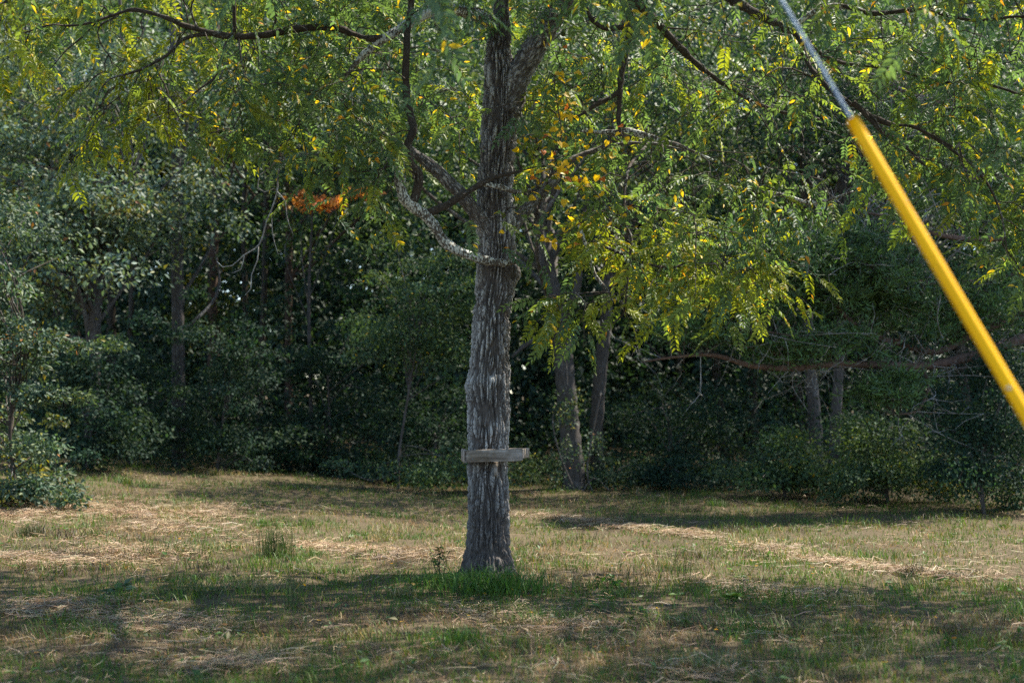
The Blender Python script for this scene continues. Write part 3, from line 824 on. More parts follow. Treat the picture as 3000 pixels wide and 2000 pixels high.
bv = np.array([(-.018, -.012, .06), (.018, -.012, .06), (.018, .07, .06), (-.018, .07, .06), (-.014, .03, -.07), (.014, .03, -.07), (.014, .09, -.07), (-.014, .09, -.07)])
m.add(bv + bx, [[0, 1, 5, 4], [1, 2, 6, 5], [2, 3, 7, 6], [3, 0, 4, 7], [3, 2, 1, 0], [4, 5, 6, 7]]); part("bracket", m, M_WOOD, shelf, smooth=False)
for x, y in ((1385, 1344), (1455, 1327), (1515, 1341)):
    m = MB(); q = P(x, y, ds - 0.02); tube(m, [q + [0, .012, 0], q + [0, -.0035, 0]], [0.004, 0.0035], 8); part("nail", m, M_STEEL, front)

# ------------------------------------------------------------------ cable with yellow guard
gt, gb = P(2497, 352, 4.38), P(3010, 1222, 4.05)
gdir = unit(gb - gt)
foot = gb + gdir * ((gb[2] - 0.0) / -gdir[2])
guy = thing("guy_wire", "steel guy cable with a bright yellow plastic guard slanting down across the field", "cable", (foot[0], foot[1], 0.0))
m = MB()
top = gt - gdir * 8.5
L = np.linalg.norm(foot - top); s = np.linspace(0, 1, 200)[:, None]
line = top + (foot - top) * s
ua = unit(np.cross(gdir, [0, 1.0, 0])); ub = np.cross(gdir, ua)
for k in range(7):
    a = (s[:, 0] * L / 0.30 + k / 7.0) * 2 * math.pi
    r0 = 0.0 if k == 6 else 0.0036
    if k < 6: a = (s[:, 0] * L / 0.30 + k / 6.0) * 2 * math.pi
    tube(m, line + ua * (np.cos(a) * r0)[:, None] + ub * (np.sin(a) * r0)[:, None], np.full(200, 0.0021), 5)
part("cable", m, M_STEEL, guy)
m = MB()
gend = foot - gdir * 0.08
n = 40; t = np.linspace(0, 1, n)[:, None]
ax = gt + (gend - gt) * t
R0 = 0.019
tube(m, ax, np.full(n, R0), 44, cap=False, disp=lambda v, dd, S, TH, RR: 0.0006 * noise(v * 9))
tube(m, ax[::-1], np.full(n, R0 - 0.003), 44, cap=False)
k = np.arange(44); k2 = (k + 1) % 44
o0 = 0; o1 = n * 44 + (n - 1) * 44
m.q.append(np.stack([o0 + k, o0 + k2, o1 + k2, o1 + k], 1))
guard = part("guard", m, M_GUARD, guy, label="bright yellow plastic tube over the lower cable")
m = MB(); cc = P(2962, 1137, 4.02)
tube(m, [cc + [-.004, .012, 0], cc + [-.006, -.004, 0]], [0.006, 0.005], 10); part("bolt", m, M_STEEL, guard)
m = MB(); tube(m, [foot - gdir * 0.3, foot + gdir * 0.5], [0.009, 0.009], 8); part("anchor_rod", m, M_STEEL, guy)

# ------------------------------------------------------------------ wood behind the field
PAL_PALE = ([(0.12, 0.18, 0.13), (0.10, 0.155, 0.105), (0.14, 0.185, 0.08), (0.16, 0.16, 0.03), (0.34, 0.14, 0.05)], [5, 4, 2.4, 0.8, 0.10])
PAL_BUSH = ([(0.065, 0.11, 0.07), (0.045, 0.088, 0.055), (0.09, 0.13, 0.05), (0.2, 0.19, 0.03), (0.36, 0.16, 0.05)], [4, 4, 2, 0.6, 0.12])
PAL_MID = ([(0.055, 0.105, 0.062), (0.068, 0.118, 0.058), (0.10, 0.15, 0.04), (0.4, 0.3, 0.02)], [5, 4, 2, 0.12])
PAL_DARK = ([(0.022, 0.052, 0.036), (0.027, 0.060, 0.038), (0.038, 0.068, 0.030)], [5, 4, 1.5])  # leaf greens lowered so that low growth looks shaded
PAL_YEL = ([(0.13, 0.15, 0.025), (0.09, 0.13, 0.035), (0.2, 0.18, 0.02), (0.42, 0.28, 0.02)], [4, 4, 2, 0.5])
PAL_RED = ([(0.70, 0.28, 0.07), (0.72, 0.36, 0.08), (0.5, 0.18, 0.06)], [3, 2, 2])

def clusters(mb, cen, rad, n_each, L, W, pal, r, flat=0.45, droop=0.25, up=0.9, face=0.35):
    """leaf clusters round the given centres"""
    N = len(cen); n = N * n_each
    c = np.repeat(cen, n_each, 0); rr = np.repeat(rad, n_each)
    off = rand_dir(r, n) * (r.random(n) ** 0.5)[:, None]
    off[:, 2] *= flat
    p = c + off * rr[:, None]
    p[:, 2] -= droop * rr * (off[:, 0] ** 2 + off[:, 1] ** 2)
    d_ = unit(off * [1, 1, 0.5] + r.normal(size=(n, 3)) * 0.7 + [0, 0, -0.35])
    nr = unit(r.normal(size=(n, 3)) * 0.27 + np.repeat(r.normal(size=(N, 3)) * 0.33, n_each, 0) + off * [0.45, 0.45, 0] + [0, -face, up * 0.85])
    base = palette(r, N, pal[0], pal[1], 0.10)
    col = np.where(r.random(n)[:, None] < 0.5, np.repeat(base, n_each, 0) * (1 + r.normal(size=(n, 1)) * 0.15), palette(r, n, pal[0], pal[1]))
    ll = L * r.uniform(0.7, 1.25, n)
    rhombs(mb, p, d_, nr, ll, W * r.uniform(0.8, 1.2, n) * ll / L, col.clip(0.005, 1))

def wood_tree(name, label, base_px, dd, trunk, crown, pal, cat="tree", group=None, bark=M_FBARK, leaf=(0.085, 0.045), n_each=120, seed=0, limbs=True, trunk_seg=14, leafmat=None, flat=0.45, crad=(0.45, 0.9), extra=(), face=0.35):
    """trunk: [(x, y, r px)] at distance dd from the ground up; crown: [(cx, cy, rx, ry, depth m, depth offset, n clusters)] in pixels at dd"""
    r = np.random.default_rng(seed + 100)
    b = P(base_px, 1300, dd); z0 = float(ground_z([b[0]], [dd])[0])
    t = thing(name, label, cat, (b[0], dd, z0), group)
    pts = [np.array([b[0], dd, z0 - 0.1])] + [P(x, y, dd + 0.0) for x, y, q in trunk]
    rads = [PX(trunk[0][2] * 1.25, dd)] + [PX(q, dd) for x, y, q in trunk]
    pp, rr = smooth_path(pts, rads, 0.06)
    m = MB(); tube(m, pp, rr, trunk_seg, disp=bark_disp(0.012, 16.0))
    cen, rad = [], []
    for cx, cy, rx, ry, dep, off, n in crown:
        c0 = P(cx, cy, dd + off); a = PX(rx, dd); bz = PX(ry, dd)
        q = np.clip(r.normal(size=(n, 3)) * 0.52, -1.35, 1.35)
        cen.append(c0 + q * [a, dep, bz]); rad.append(r.uniform(crad[0], crad[1], n))
    cen = np.vstack(cen); rad = np.concatenate(rad)
    keep = cen[:, 2] > ground_z(cen[:, 0], cen[:, 1]) + 0.15
    cen, rad = cen[keep], rad[keep]
    if limbs:
        for k in range(0, len(cen), 4):
            e = cen[k]
            ok = np.where(pp[:, 2] < max(e[2] - 0.1, pp[len(pp) // 4, 2]))[0]
            a = ok[int(r.integers(len(ok) // 2, len(ok)))] if len(ok) > 2 else 0
            s0 = pp[a]
            mid = (s0 + e) / 2 + r.normal(size=3) * 0.12 * np.linalg.norm(e - s0) + [0, 0, 0.1 * np.linalg.norm(e - s0)]
            q, qr = smooth_path([s0, mid, e], [max(0.01, rr[a] * 0.35), max(0.008, rr[a] * 0.22), 0.006], 0.2)
            tube(m, q, qr, 5, cap=False)
    part("trunk", m, bark, t)
    for ex in extra:                                    # extra stems: [(x, y, distance, r px)]
        e, er = smooth_path([P(x, y, q) for x, y, q, w in ex], [PX(w, q) for x, y, q, w in ex], 0.06)
        m = MB(); tube(m, e, er, 12, disp=bark_disp(0.01, 16.0)); part("branch", m, bark, t)
    m = MB(); clusters(m, cen, rad, n_each, leaf[0], leaf[1], pal, r, flat, face=face)
    part("crown", m, leafmat or M_LEAF, t, kind="stuff", smooth=False)
    return t

wood_tree("pale_tree", "forked grey tree with silvery green leaves at the sunny edge of the wood", 262, 25.5,
          [(262, 1340, 22), (275, 1100, 20), (280, 880, 19), (300, 780, 16), (330, 700, 13), (370, 600, 11), (380, 400, 8), (360, 150, 6), (340, -200, 4)],
          [(160, 360, 560, 330, 1.8, 0, 130), (330, 600, 220, 150, 1.4, -0.4, 50), (60, 740, 260, 200, 1.2, -0.5, 54), (250, -60, 500, 120, 1.6, 0.4, 16)], PAL_PALE, bark=M_FBARK, leaf=(0.11, 0.052), n_each=125, seed=1, face=0.7,
          extra=([(282, 850, 25.5, 15), (262, 760, 25.4, 12), (250, 640, 25.2, 9), (200, 500, 25.0, 6)], [(278, 900, 25.5, 8), (230, 800, 25.3, 6), (160, 690, 25.2, 4)]))
wood_tree("edge_bush", "leafy bush with drooping sprays at the near end of the wood edge", 40, 18.6,
          [(40, 1400, 6), (30, 1250, 5), (60, 1100, 4), (90, 980, 3)],
          [(-70, 1230, 170, 210, .9, .3, 56), (-40, 1010, 170, 130, .7, -.1, 30), (120, 985, 130, 26, .3, -.3, 9), (90, 1150, 110, 24, .4, -.4, 8), (90, 1290, 80, 26, .4, -.4, 6), (60, 1425, 150, 34, .4, -.4, 20), (-60, 820, 150, 130, .8, 0, 26), (-20, 620, 170, 130, .8, .6, 30)], PAL_BUSH, cat="bush", bark=M_TWIG, leaf=(0.08, 0.037), n_each=110, seed=2, trunk_seg=7, crad=(0.18, 0.42), face=0.7)
wood_tree("slim_tree", "slim dark upright tree trunk rising left of the dead twigs", 520, 27.5,
          [(524, 1380, 21), (522, 1000, 19), (520, 800, 18), (522, 600, 17), (510, 300, 13), (500, -200, 8)], [(480, 170, 360, 260, 2.2, 0.5, 34), (620, 620, 140, 110, 1.0, .5, 12)], PAL_MID, seed=3, leaf=(0.10, 0.055), n_each=95)
wood_tree("brown_trunk_tree", "thin reddish brown trunk far back among yellow leaves", 630, 34,
          [(625, 1330, 15), (622, 900, 14), (628, 650, 13), (630, 400, 11), (640, -200, 6)], [(650, 230, 420, 280, 2.6, 0, 44), (640, 880, 120, 160, 1.2, 1, 16)], PAL_YEL, bark=M_REDBARK, seed=4, leaf=(0.12, 0.065), n_each=85)
wood_tree("thin_trunk_tree", "thin straight trunk beside the orange leaves", 848, 33,
          [(846, 1340, 12), (845, 900, 11), (848, 550, 10), (850, 100, 7)], [(960, 230, 360, 240, 2.4, -4, 84)], PAL_MID, bark=M_REDBARK, seed=5, leaf=(0.12, 0.065), n_each=85)
wood_tree("orange_shrub", "small tree with a flat spray of orange autumn leaves beside the thin trunk", 920, 29.0,
          [(915, 1330, 6), (905, 900, 5), (915, 620, 3)], [(930, 590, 85, 14, .5, 0, 12), (1070, 562, 40, 14, .3, 0, 4)], PAL_RED, bark=M_FBARK, seed=6, leaf=(0.11, 0.07), n_each=34, flat=0.18, crad=(0.25, 0.4), trunk_seg=7)
wood_tree("bent_tree", "leaning two-stemmed tree with vine-wrapped base behind the walnut on its right", 1683, 26.0,
          [(1682, 1400, 34), (1668, 1250, 30), (1655, 1100, 29), (1642, 960, 30), (1620, 860, 27), (1600, 760, 24), (1585, 640, 20), (1580, 480, 16), (1560, 200, 12), (1560, -200, 7)],
          [(1500, 230, 420, 240, 2.4, -2, 100), (1500, 560, 200, 100, 1.4, 1.0, 16)], PAL_MID, seed=7, leaf=(0.10, 0.055), n_each=95,
          extra=([(1640, 960, 26, 16), (1672, 890, 25.8, 13), (1695, 820, 25.7, 11), (1700, 700, 25.7, 8), (1730, 520, 25.6, 5)],
                 [(1645, 980, 26, 8), (1590, 985, 25.8, 7), (1540, 1010, 25.7, 6), (1500, 1045, 25.6, 4)]))
wood_tree("side_trunk_tree", "straight grey trunk standing close right of the leaning tree", 1758, 26.6,
          [(1754, 1420, 22), (1748, 1250, 20), (1760, 1080, 20), (1775, 940, 17), (1780, 760, 15), (1790, 400, 11), (1800, -100, 7)],
          [(1950, 260, 400, 260, 2.4, -2, 96)], PAL_MID, seed=8, leaf=(0.10, 0.055), n_each=95)
wood_tree("mottled_tree", "mottled grey trunk under the long cedar limb", 2385, 27.5,
          [(2392, 1350, 21), (2385, 1200, 19), (2372, 1060, 18), (2365, 850, 15), (2360, 300, 10)], [(2380, 260, 420, 280, 2.6, -2, 84), (2650, 300, 420, 330, 2.4, -.6, 80)], PAL_DARK, seed=9, leaf=(0.10, 0.055), n_each=90)
wood_tree("straight_tree", "narrow upright trunk next to the mottled trunk", 2447, 25.4,
          [(2444, 1340, 18), (2450, 1200, 16), (2458, 1050, 14), (2462, 800, 12), (2470, 300, 8)], [(2560, 180, 420, 240, 2.0, 1.6, 60), (2950, 250, 420, 380, 2.2, .5, 80)], PAL_DARK, seed=10, leaf=(0.10, 0.055), n_each=90)

# understory shrubs, each by what it stands beside
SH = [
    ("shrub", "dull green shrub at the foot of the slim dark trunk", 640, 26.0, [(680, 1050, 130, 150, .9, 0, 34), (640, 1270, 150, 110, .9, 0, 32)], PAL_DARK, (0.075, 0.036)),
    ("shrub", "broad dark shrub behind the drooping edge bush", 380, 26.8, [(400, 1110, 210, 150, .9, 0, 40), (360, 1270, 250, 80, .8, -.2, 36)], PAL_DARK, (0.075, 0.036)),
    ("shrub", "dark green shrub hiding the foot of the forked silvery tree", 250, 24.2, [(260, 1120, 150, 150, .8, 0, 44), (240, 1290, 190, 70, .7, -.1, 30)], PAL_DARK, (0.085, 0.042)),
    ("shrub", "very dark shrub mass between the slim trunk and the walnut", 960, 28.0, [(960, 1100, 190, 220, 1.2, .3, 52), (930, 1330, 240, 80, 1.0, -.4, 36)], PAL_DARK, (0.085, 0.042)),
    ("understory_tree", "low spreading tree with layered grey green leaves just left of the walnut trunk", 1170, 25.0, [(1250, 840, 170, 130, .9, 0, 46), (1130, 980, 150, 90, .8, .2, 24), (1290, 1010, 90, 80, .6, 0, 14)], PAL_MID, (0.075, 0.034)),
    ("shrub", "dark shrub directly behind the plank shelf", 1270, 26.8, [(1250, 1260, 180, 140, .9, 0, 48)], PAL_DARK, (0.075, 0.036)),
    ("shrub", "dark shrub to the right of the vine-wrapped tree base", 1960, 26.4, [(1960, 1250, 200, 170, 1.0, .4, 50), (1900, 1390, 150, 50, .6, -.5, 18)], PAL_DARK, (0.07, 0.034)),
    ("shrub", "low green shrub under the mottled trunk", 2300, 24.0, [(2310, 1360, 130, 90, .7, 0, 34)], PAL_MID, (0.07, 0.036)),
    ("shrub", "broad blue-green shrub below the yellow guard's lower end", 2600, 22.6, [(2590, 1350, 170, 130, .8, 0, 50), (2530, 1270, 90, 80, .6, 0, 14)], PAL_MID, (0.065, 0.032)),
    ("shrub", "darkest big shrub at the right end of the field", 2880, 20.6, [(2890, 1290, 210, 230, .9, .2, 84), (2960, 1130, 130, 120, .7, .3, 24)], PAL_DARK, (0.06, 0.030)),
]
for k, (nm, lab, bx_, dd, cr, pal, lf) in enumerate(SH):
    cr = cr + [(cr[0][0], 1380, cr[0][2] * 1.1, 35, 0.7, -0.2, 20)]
    wood_tree(nm, lab, bx_, dd, [(bx_ - 4, 1400, 5), (bx_ + 6, 1280, 4), (cr[0][0], cr[0][1], 2.5)], cr, pal, cat="tree" if "tree" in nm else "shrub", bark=M_FBARK, leaf=lf, n_each=125, seed=30 + k, trunk_seg=7, crad=(0.28, 0.55), flat=0.4, leafmat=M_SHRUB_SHADE)

# cedar with long low limbs reaching in from the right
CD = 22.0
cb = P(3120, 1300, CD); cz = float(ground_z([cb[0]], [CD])[0])
cedar = thing("cedar_tree", "feathery green cedar with long bare limbs reaching over the dark shrubs", "tree", (cb[0], CD, cz))
m = MB(); pp, rr = smooth_path([np.array([cb[0], CD, cz - .1]), P(3110, 1100, CD), P(3090, 700, CD), P(3060, 200, CD), P(3040, -300, CD)], [0.24, 0.21, 0.17, 0.1, 0.03], 0.06)
tube(m, pp, rr, 18, disp=bark_disp(0.012, 18.0)); part("trunk", m, M_REDBARK, cedar)
CL = [
    [(3080, 960, 0, 15), (2900, 1025, -.5, 15), (2800, 1055, -.7, 14), (2700, 1072, -.9, 12), (2560, 1068, -1.1, 11), (2440, 1066, -1.3, 10), (2320, 1078, -1.5, 9), (2200, 1070, -1.6, 8), (2090, 1040, -1.7, 6), (1980, 1045, -1.8, 4), (1880, 1060, -1.8, 2)],
    [(3085, 880, 0, 12), (2860, 975, -.4, 11), (2740, 1030, -.6, 10), (2620, 1000, -.8, 9), (2540, 975, -1, 8), (2480, 930, -1.1, 7), (2440, 870, -1.2, 5), (2400, 760, -1.2, 3)],
    [(2330, 1075, -1.5, 7), (2250, 1020, -1.5, 6.5), (2180, 980, -1.6, 6), (2110, 920, -1.6, 4), (2060, 860, -1.6, 2)],
    [(3080, 780, 0, 11), (2900, 820, -.6, 9), (2740, 830, -1.0, 8), (2600, 800, -1.3, 6), (2450, 720, -1.5, 4), (2350, 680, -1.6, 2)],
    [(3075, 680, 0, 10), (2900, 700, -.4, 8), (2760, 690, -.8, 7), (2620, 640, -1.1, 5), (2520, 620, -1.2, 2)],
    [(3070, 560, 0, 9), (2950, 520, -.5, 8), (2820, 520, -.8, 6), (2700, 480, -1, 4), (2600, 420, -1, 2)],
    [(3060, 400, 0, 8), (2900, 330, -.5, 7), (2750, 300, -.8, 5), (2620, 250, -1, 2)],
    [(2700, 1072, -.9, 6), (2720, 1130, -1.2, 4), (2690, 1200, -1.4, 3), (2620, 1215, -1.5, 1.5)],
    [(2440, 1066, -1.3, 5), (2400, 1000, -1.6, 4), (2300, 980, -1.8, 2.5), (2180, 960, -1.9, 1.5)],
]
cr_ = np.random.default_rng(77)
CSK = []
for pix in CL:
    q, qr = smooth_path([P(x, y, CD + o_) for x, y, o_, w in pix], [PX(w, CD) for x, y, o_, w in pix], 0.06)
    m = MB(); tube(m, q, qr, 10, disp=bark_disp(0.008, 22.0)); part("branch", m, M_REDBARK, cedar); CSK.append(q)
CSKA = np.vstack(CSK)
def cedar_blob(cx, cy, rx, ry, dep, off, n):
    c0 = P(cx, cy, CD + off); q = rand_dir(cr_, n) * (cr_.random(n) ** 0.45)[:, None]
    return c0 + q * [PX(rx, CD), dep, PX(ry, CD)]
blobs = np.vstack([cedar_blob(2260, 800, 250, 140, .8, -1.5, 120), cedar_blob(2080, 930, 200, 90, .7, -1.7, 66), cedar_blob(2480, 790, 240, 150, .8, -1.1, 110), cedar_blob(2700, 900, 240, 110, .8, -.8, 50),
                   cedar_blob(2330, 1010, 260, 60, .6, -1.5, 40), cedar_blob(2600, 1140, 90, 60, .4, -1.4, 18), cedar_blob(2900, 900, 200, 150, .9, -.3, 50), cedar_blob(2800, 450, 260, 200, 1.2, -.4, 90), cedar_blob(2600, 200, 320, 260, 1.4, .4, 70),
                   cedar_blob(3050, 500, 200, 400, 1.2, .3, 70)])
nd = MB(); tw = MB(); n_s = 15
for p in blobs:                                        # upright fans of scale-leaf sprigs on thin twigs
    k = int(np.argmin(np.linalg.norm(CSKA - p, axis=1))); s0 = CSKA[k]
    mid = (s0 + p) / 2 + cr_.normal(size=3) * 0.1
    q, qr = smooth_path([s0, mid, p], [0.009, 0.006, 0.004], 0.2); tube(tw, q, qr, 4, cap=False)
B = np.repeat(blobs, n_s, 0); nb = len(B)
sd = unit(cr_.normal(size=(nb, 3)) * [1, 1, 0.5] + [0, 0, 0.25])
sl = cr_.uniform(0.22, 0.42, nb)
n_l = 10
p = np.repeat(B, n_l, 0); dv = np.repeat(sd, n_l, 0); tt = np.tile(np.linspace(0.1, 1, n_l), nb)
p = p + dv * (tt * np.repeat(sl, n_l))[:, None] + cr_.normal(size=p.shape) * 0.012
ld = unit(dv * 0.8 + cr_.normal(size=p.shape) * 0.55 + [0, 0, 0.15])
rhombs(nd, p, ld, rand_dir(cr_, len(p)), cr_.uniform(0.07, 0.13, len(p)), cr_.uniform(0.014, 0.023, len(p)), palette(cr_, len(p), [(0.065, 0.135, 0.042), (0.08, 0.165, 0.042), (0.05, 0.10, 0.05)], [3, 2, 2]), 0.1, 0.05)
part("twigs", tw, M_TWIG, cedar, kind="stuff")
part("foliage", nd, M_CEDAR, cedar, kind="stuff", smooth=False)
# dead silvery twigs in the cedar
dt = MB()
for k in range(280):
    a = CSKA[int(cr_.integers(len(CSKA)))]
    e = a + cr_.normal(size=3) * [0.55, 0.4, 0.4]
    q, qr = smooth_path([a, (a + e) / 2 + cr_.normal(size=3) * 0.1, e], [0.007, 0.0045, 0.002], 0.1); tube(dt, q, qr, 4, cap=False)
    for _ in range(3):
        b0 = q[int(cr_.integers(len(q) // 3, len(q)))]; e2 = b0 + cr_.normal(size=3) * 0.22
        tube(dt, [b0, (b0 + e2) / 2 + cr_.normal(size=3) * .03, e2], [0.004, 0.003, 0.0015], 3, cap=False)
for k in range(70):
    a = P(cr_.uniform(2560, 2780), cr_.uniform(560, 860), CD - 1.0 + cr_.normal() * .3); e = a + cr_.normal(size=3) * [0.35, 0.3, 0.45]
    q, qr = smooth_path([a, (a + e) / 2 + cr_.normal(size=3) * 0.08, e], [0.008, 0.006, 0.002], 0.1); tube(dt, q, qr, 4, cap=False)
part("dead_twigs", dt, M_DEAD, cedar, kind="stuff")

# vine on the leaning tree's foot
v2 = thing("creeper_vine", "pale small-leaved creeper climbing the foot of the leaning tree", "vine", (P(1690, 1440, 25.6)[0], 25.6, float(ground_z([P(1690, 1440, 25.6)[0]], [25.6])[0])))
m = MB()
for pix in ([(1690, 1450), (1640, 1330), (1620, 1220), (1660, 1130), (1650, 1000)], [(1740, 1450), (1720, 1380), (1740, 1250), (1760, 1150)], [(1700, 1450), (1740, 1400), (1790, 1440)]):
    q, qr = smooth_path([P(x, y, 25.55) for x, y in pix], [0.014] * len(pix), 0.1); tube(m, q, qr, 5)
part("stem", m, M_FBARK, v2)
m = MB(); r = np.random.default_rng(8)
cen = np.array([P(r.normal(1655, 28), r.uniform(1120, 1440), 25.5 + r.normal() * .1) for _ in range(34)] + [P(r.normal(1745, 25), r.uniform(1280, 1440), 25.9 + r.normal() * .1) for _ in range(18)])
clusters(m, cen, r.uniform(0.1, 0.2, len(cen)), 22, 0.055, 0.035, PAL_BUSH, r, 0.9); part("foliage", m, M_LEAF, v2, kind="stuff", smooth=False)

# weeds and brambles along the edge of the wood, and the dense wood beyond that reads as one mass
r = np.random.default_rng(41)
m = MB()
xs = r.uniform(-13, 11, 520); ys = edge_y(xs) + r.normal(0.2, 0.5, 520).clip(-0.5, 1.6)
cen = np.column_stack([xs, ys, ground_z(xs, ys) + r.uniform(0.05, 0.5, 520)])
clusters(m, cen, r.uniform(0.18, 0.4, 520), 60, 0.07, 0.03, PAL_MID, r, 0.7)
xs = r.uniform(-15, 14, 700); ys = edge_y(xs) + r.uniform(1.0, 7, 700)
cen = np.column_stack([xs, ys, ground_z(xs, ys) + r.uniform(0.1, 1.6, 700) ])
clusters(m, cen, r.uniform(0.3, 0.6, 700), 46, 0.10, 0.046, PAL_DARK, r, 0.6)
solo("undergrowth", m, M_SHRUB_SHADE, kind="stuff", label="dark tangled weeds and brambles along the edge of the wood", cat="undergrowth", smooth=False)

m = MB()
n = 1150
xs = r.uniform(-24, 24, n); ys = r.uniform(30, 44, n); hs = ground_z(xs, ys)
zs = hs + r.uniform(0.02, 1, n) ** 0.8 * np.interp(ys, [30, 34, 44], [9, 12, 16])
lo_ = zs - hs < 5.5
for pal_, sel in ((PAL_DARK, lo_), (PAL_MID, ~lo_)):  # lower leaves take the darker palette, shade put into their colour
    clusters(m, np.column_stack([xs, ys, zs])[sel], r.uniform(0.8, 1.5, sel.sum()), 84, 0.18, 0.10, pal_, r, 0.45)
n = 760  # high canopy added to keep the sun off the leaves below
xs = r.uniform(-17, 27, n); ys = r.uniform(31, 47, n); zs = ground_z(xs, ys) + r.uniform(8.5, 15, n)
clusters(m, np.column_stack([xs, ys, zs]), r.uniform(0.9, 1.6, n), 52, 0.26, 0.15, PAL_MID, r, 0.4)
n = 360
xs = r.uniform(-5.5, 15, n); ys = r.uniform(28.5, 35, n); zs = ground_z(xs, ys) + r.uniform(4.6, 10.5, n)
clusters(m, np.column_stack([xs, ys, zs]), r.uniform(0.7, 1.2, n), 95, 0.14, 0.075, PAL_MID, r, 0.4)
n = 700
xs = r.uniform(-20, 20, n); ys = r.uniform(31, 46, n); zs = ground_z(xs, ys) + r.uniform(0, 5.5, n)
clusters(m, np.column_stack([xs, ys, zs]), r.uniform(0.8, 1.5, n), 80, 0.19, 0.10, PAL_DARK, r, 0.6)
n = 1300
xs = r.uniform(-28, 28, n); ys = r.uniform(46, 54, n); zs = ground_z(xs, ys) + r.uniform(0, 19, n)
clusters(m, np.column_stack([xs, ys, zs]), r.uniform(1.4, 2.4, n), 64, 0.5, 0.33, PAL_DARK, r, 0.6, face=0.8)
n = 620
xs = r.uniform(-40, 40, n); ys = r.uniform(58, 66, n); zs = ground_z(xs, ys) + r.uniform(0, 25, n)
clusters(m, np.column_stack([xs, ys, zs]), r.uniform(2.0, 3.0, n), 46, 0.95, 0.65, PAL_DARK, r, 0.7, face=0.9)
n = 150
xs = r.uniform(-9, 3, n); ys = r.uniform(36, 44, n); zs = ground_z(xs, ys) + r.uniform(3, 9.5, n)
clusters(m, np.column_stack([xs, ys, zs]), r.uniform(1.0, 1.7, n), 60, 0.22, 0.13, PAL_DARK, r, 0.6)
for k in range(26):
    x = r.uniform(-18, 18); y = r.uniform(32, 44); z = float(ground_z([x], [y])[0]); h = r.uniform(9, 14); a = r.uniform(.06, .14)
    q, qr = smooth_path([(x, y, z - .1), (x + r.normal() * .3, y, z + h * .5), (x + r.normal() * .6, y, z + h)], [a, a * .8, a * .3], 0.8)
    tube(m, q, qr, 7, col=(0.07, 0.06, 0.05))
solo("forest", m, M_LEAF, kind="stuff", label="dense green wood behind the field edge", cat="forest", smooth=False)

# ------------------------------------------------------------------ grass, hay and small plants
r = np.random.default_rng(55)
def blades(mb, x, y, h, w, lean, col, z=None):
    n = len(x)
    z = ground_z(x, y) - 0.005 if z is None else z
    a = r.uniform(0, 2 * np.pi, n); f = r.uniform(0, 2 * np.pi, n)
    dx, dy = np.cos(a) * lean * h, np.sin(a) * lean * h
    wx, wy = np.cos(f) * w / 2, np.sin(f) * w / 2
    p = np.stack([x, y, z], 1)
    o = np.zeros(n)
    mid = p + np.stack([dx * 0.35, dy * 0.35, h * 0.6], 1)
    tip = p + np.stack([dx, dy, h * (1 - 0.35 * np.minimum(1, lean))], 1)
    v = np.stack([p - np.stack([wx, wy, o], 1), p + np.stack([wx, wy, o], 1), mid + np.stack([wx, wy, o], 1) * .8, mid - np.stack([wx, wy, o], 1) * .8, tip], 1)
    b = np.arange(n)[:, None] * 5
    mb.add(v.reshape(-1, 3), b + np.array([0, 1, 2, 3]), b + np.array([3, 2, 4]), np.repeat(col, 5, 0))
N = 205000
u = r.random(N)
yy = 5.6 * (31.0 / 5.6) ** (u ** 0.92)
half = yy * 0.40 + 1.2
xx = r.uniform(-1, 1, N) * half
ok = (yy < edge_y(xx) + 0.8) & ((noise2(xx, yy, 1.5, 12.4) + 0.4 * noise2(xx, yy, 5.0, 3.4) < 0.42) | (r.random(N) < 0.3))
xx, yy = xx[ok], yy[ok]
gn = noise2(xx, yy, 0.55, 2.2) + 0.6 * noise2(xx, yy, 1.9, 6.1)
stripe = noise2(xx * 0.35 + yy * 0.1, yy + 0.32 * xx, 0.9, 3.3)     # mower swaths running across the field
green = np.clip(0.70 + 0.75 * gn + 0.4 * stripe, 0.10, 0.96)
isg = r.random(len(xx)) < green
colr = np.where(isg[:, None], palette(r, len(xx), [(0.055, 0.135, 0.014), (0.085, 0.155, 0.015), (0.15, 0.158, 0.02)], [3, 3, 2]), palette(r, len(xx), [(0.28, 0.175, 0.078), (0.17, 0.10, 0.052), (0.36, 0.26, 0.14), (0.10, 0.06, 0.035)], [4, 3, 2, 3]))
tall = 1 + 1.6 * np.clip(noise2(xx, yy, 1.1, 8.8) + 0.5 * noise2(xx, yy, 3.1, 2.8) - 0.05, 0, 1) * np.where(isg, 1.3, 0.6)
hh = r.uniform(0.025, 0.085, len(xx)) * tall
ww = 0.0037 * np.sqrt(yy / 8) * r.uniform(0.7, 1.4, len(xx)) * np.where(isg, 1.15, 0.9)
ln = np.where(isg, r.uniform(0.2, 1.1, len(xx)), r.uniform(0.3, 2.0, len(xx)))
mb = MB(); blades(mb, xx, yy, hh, ww, ln, colr)
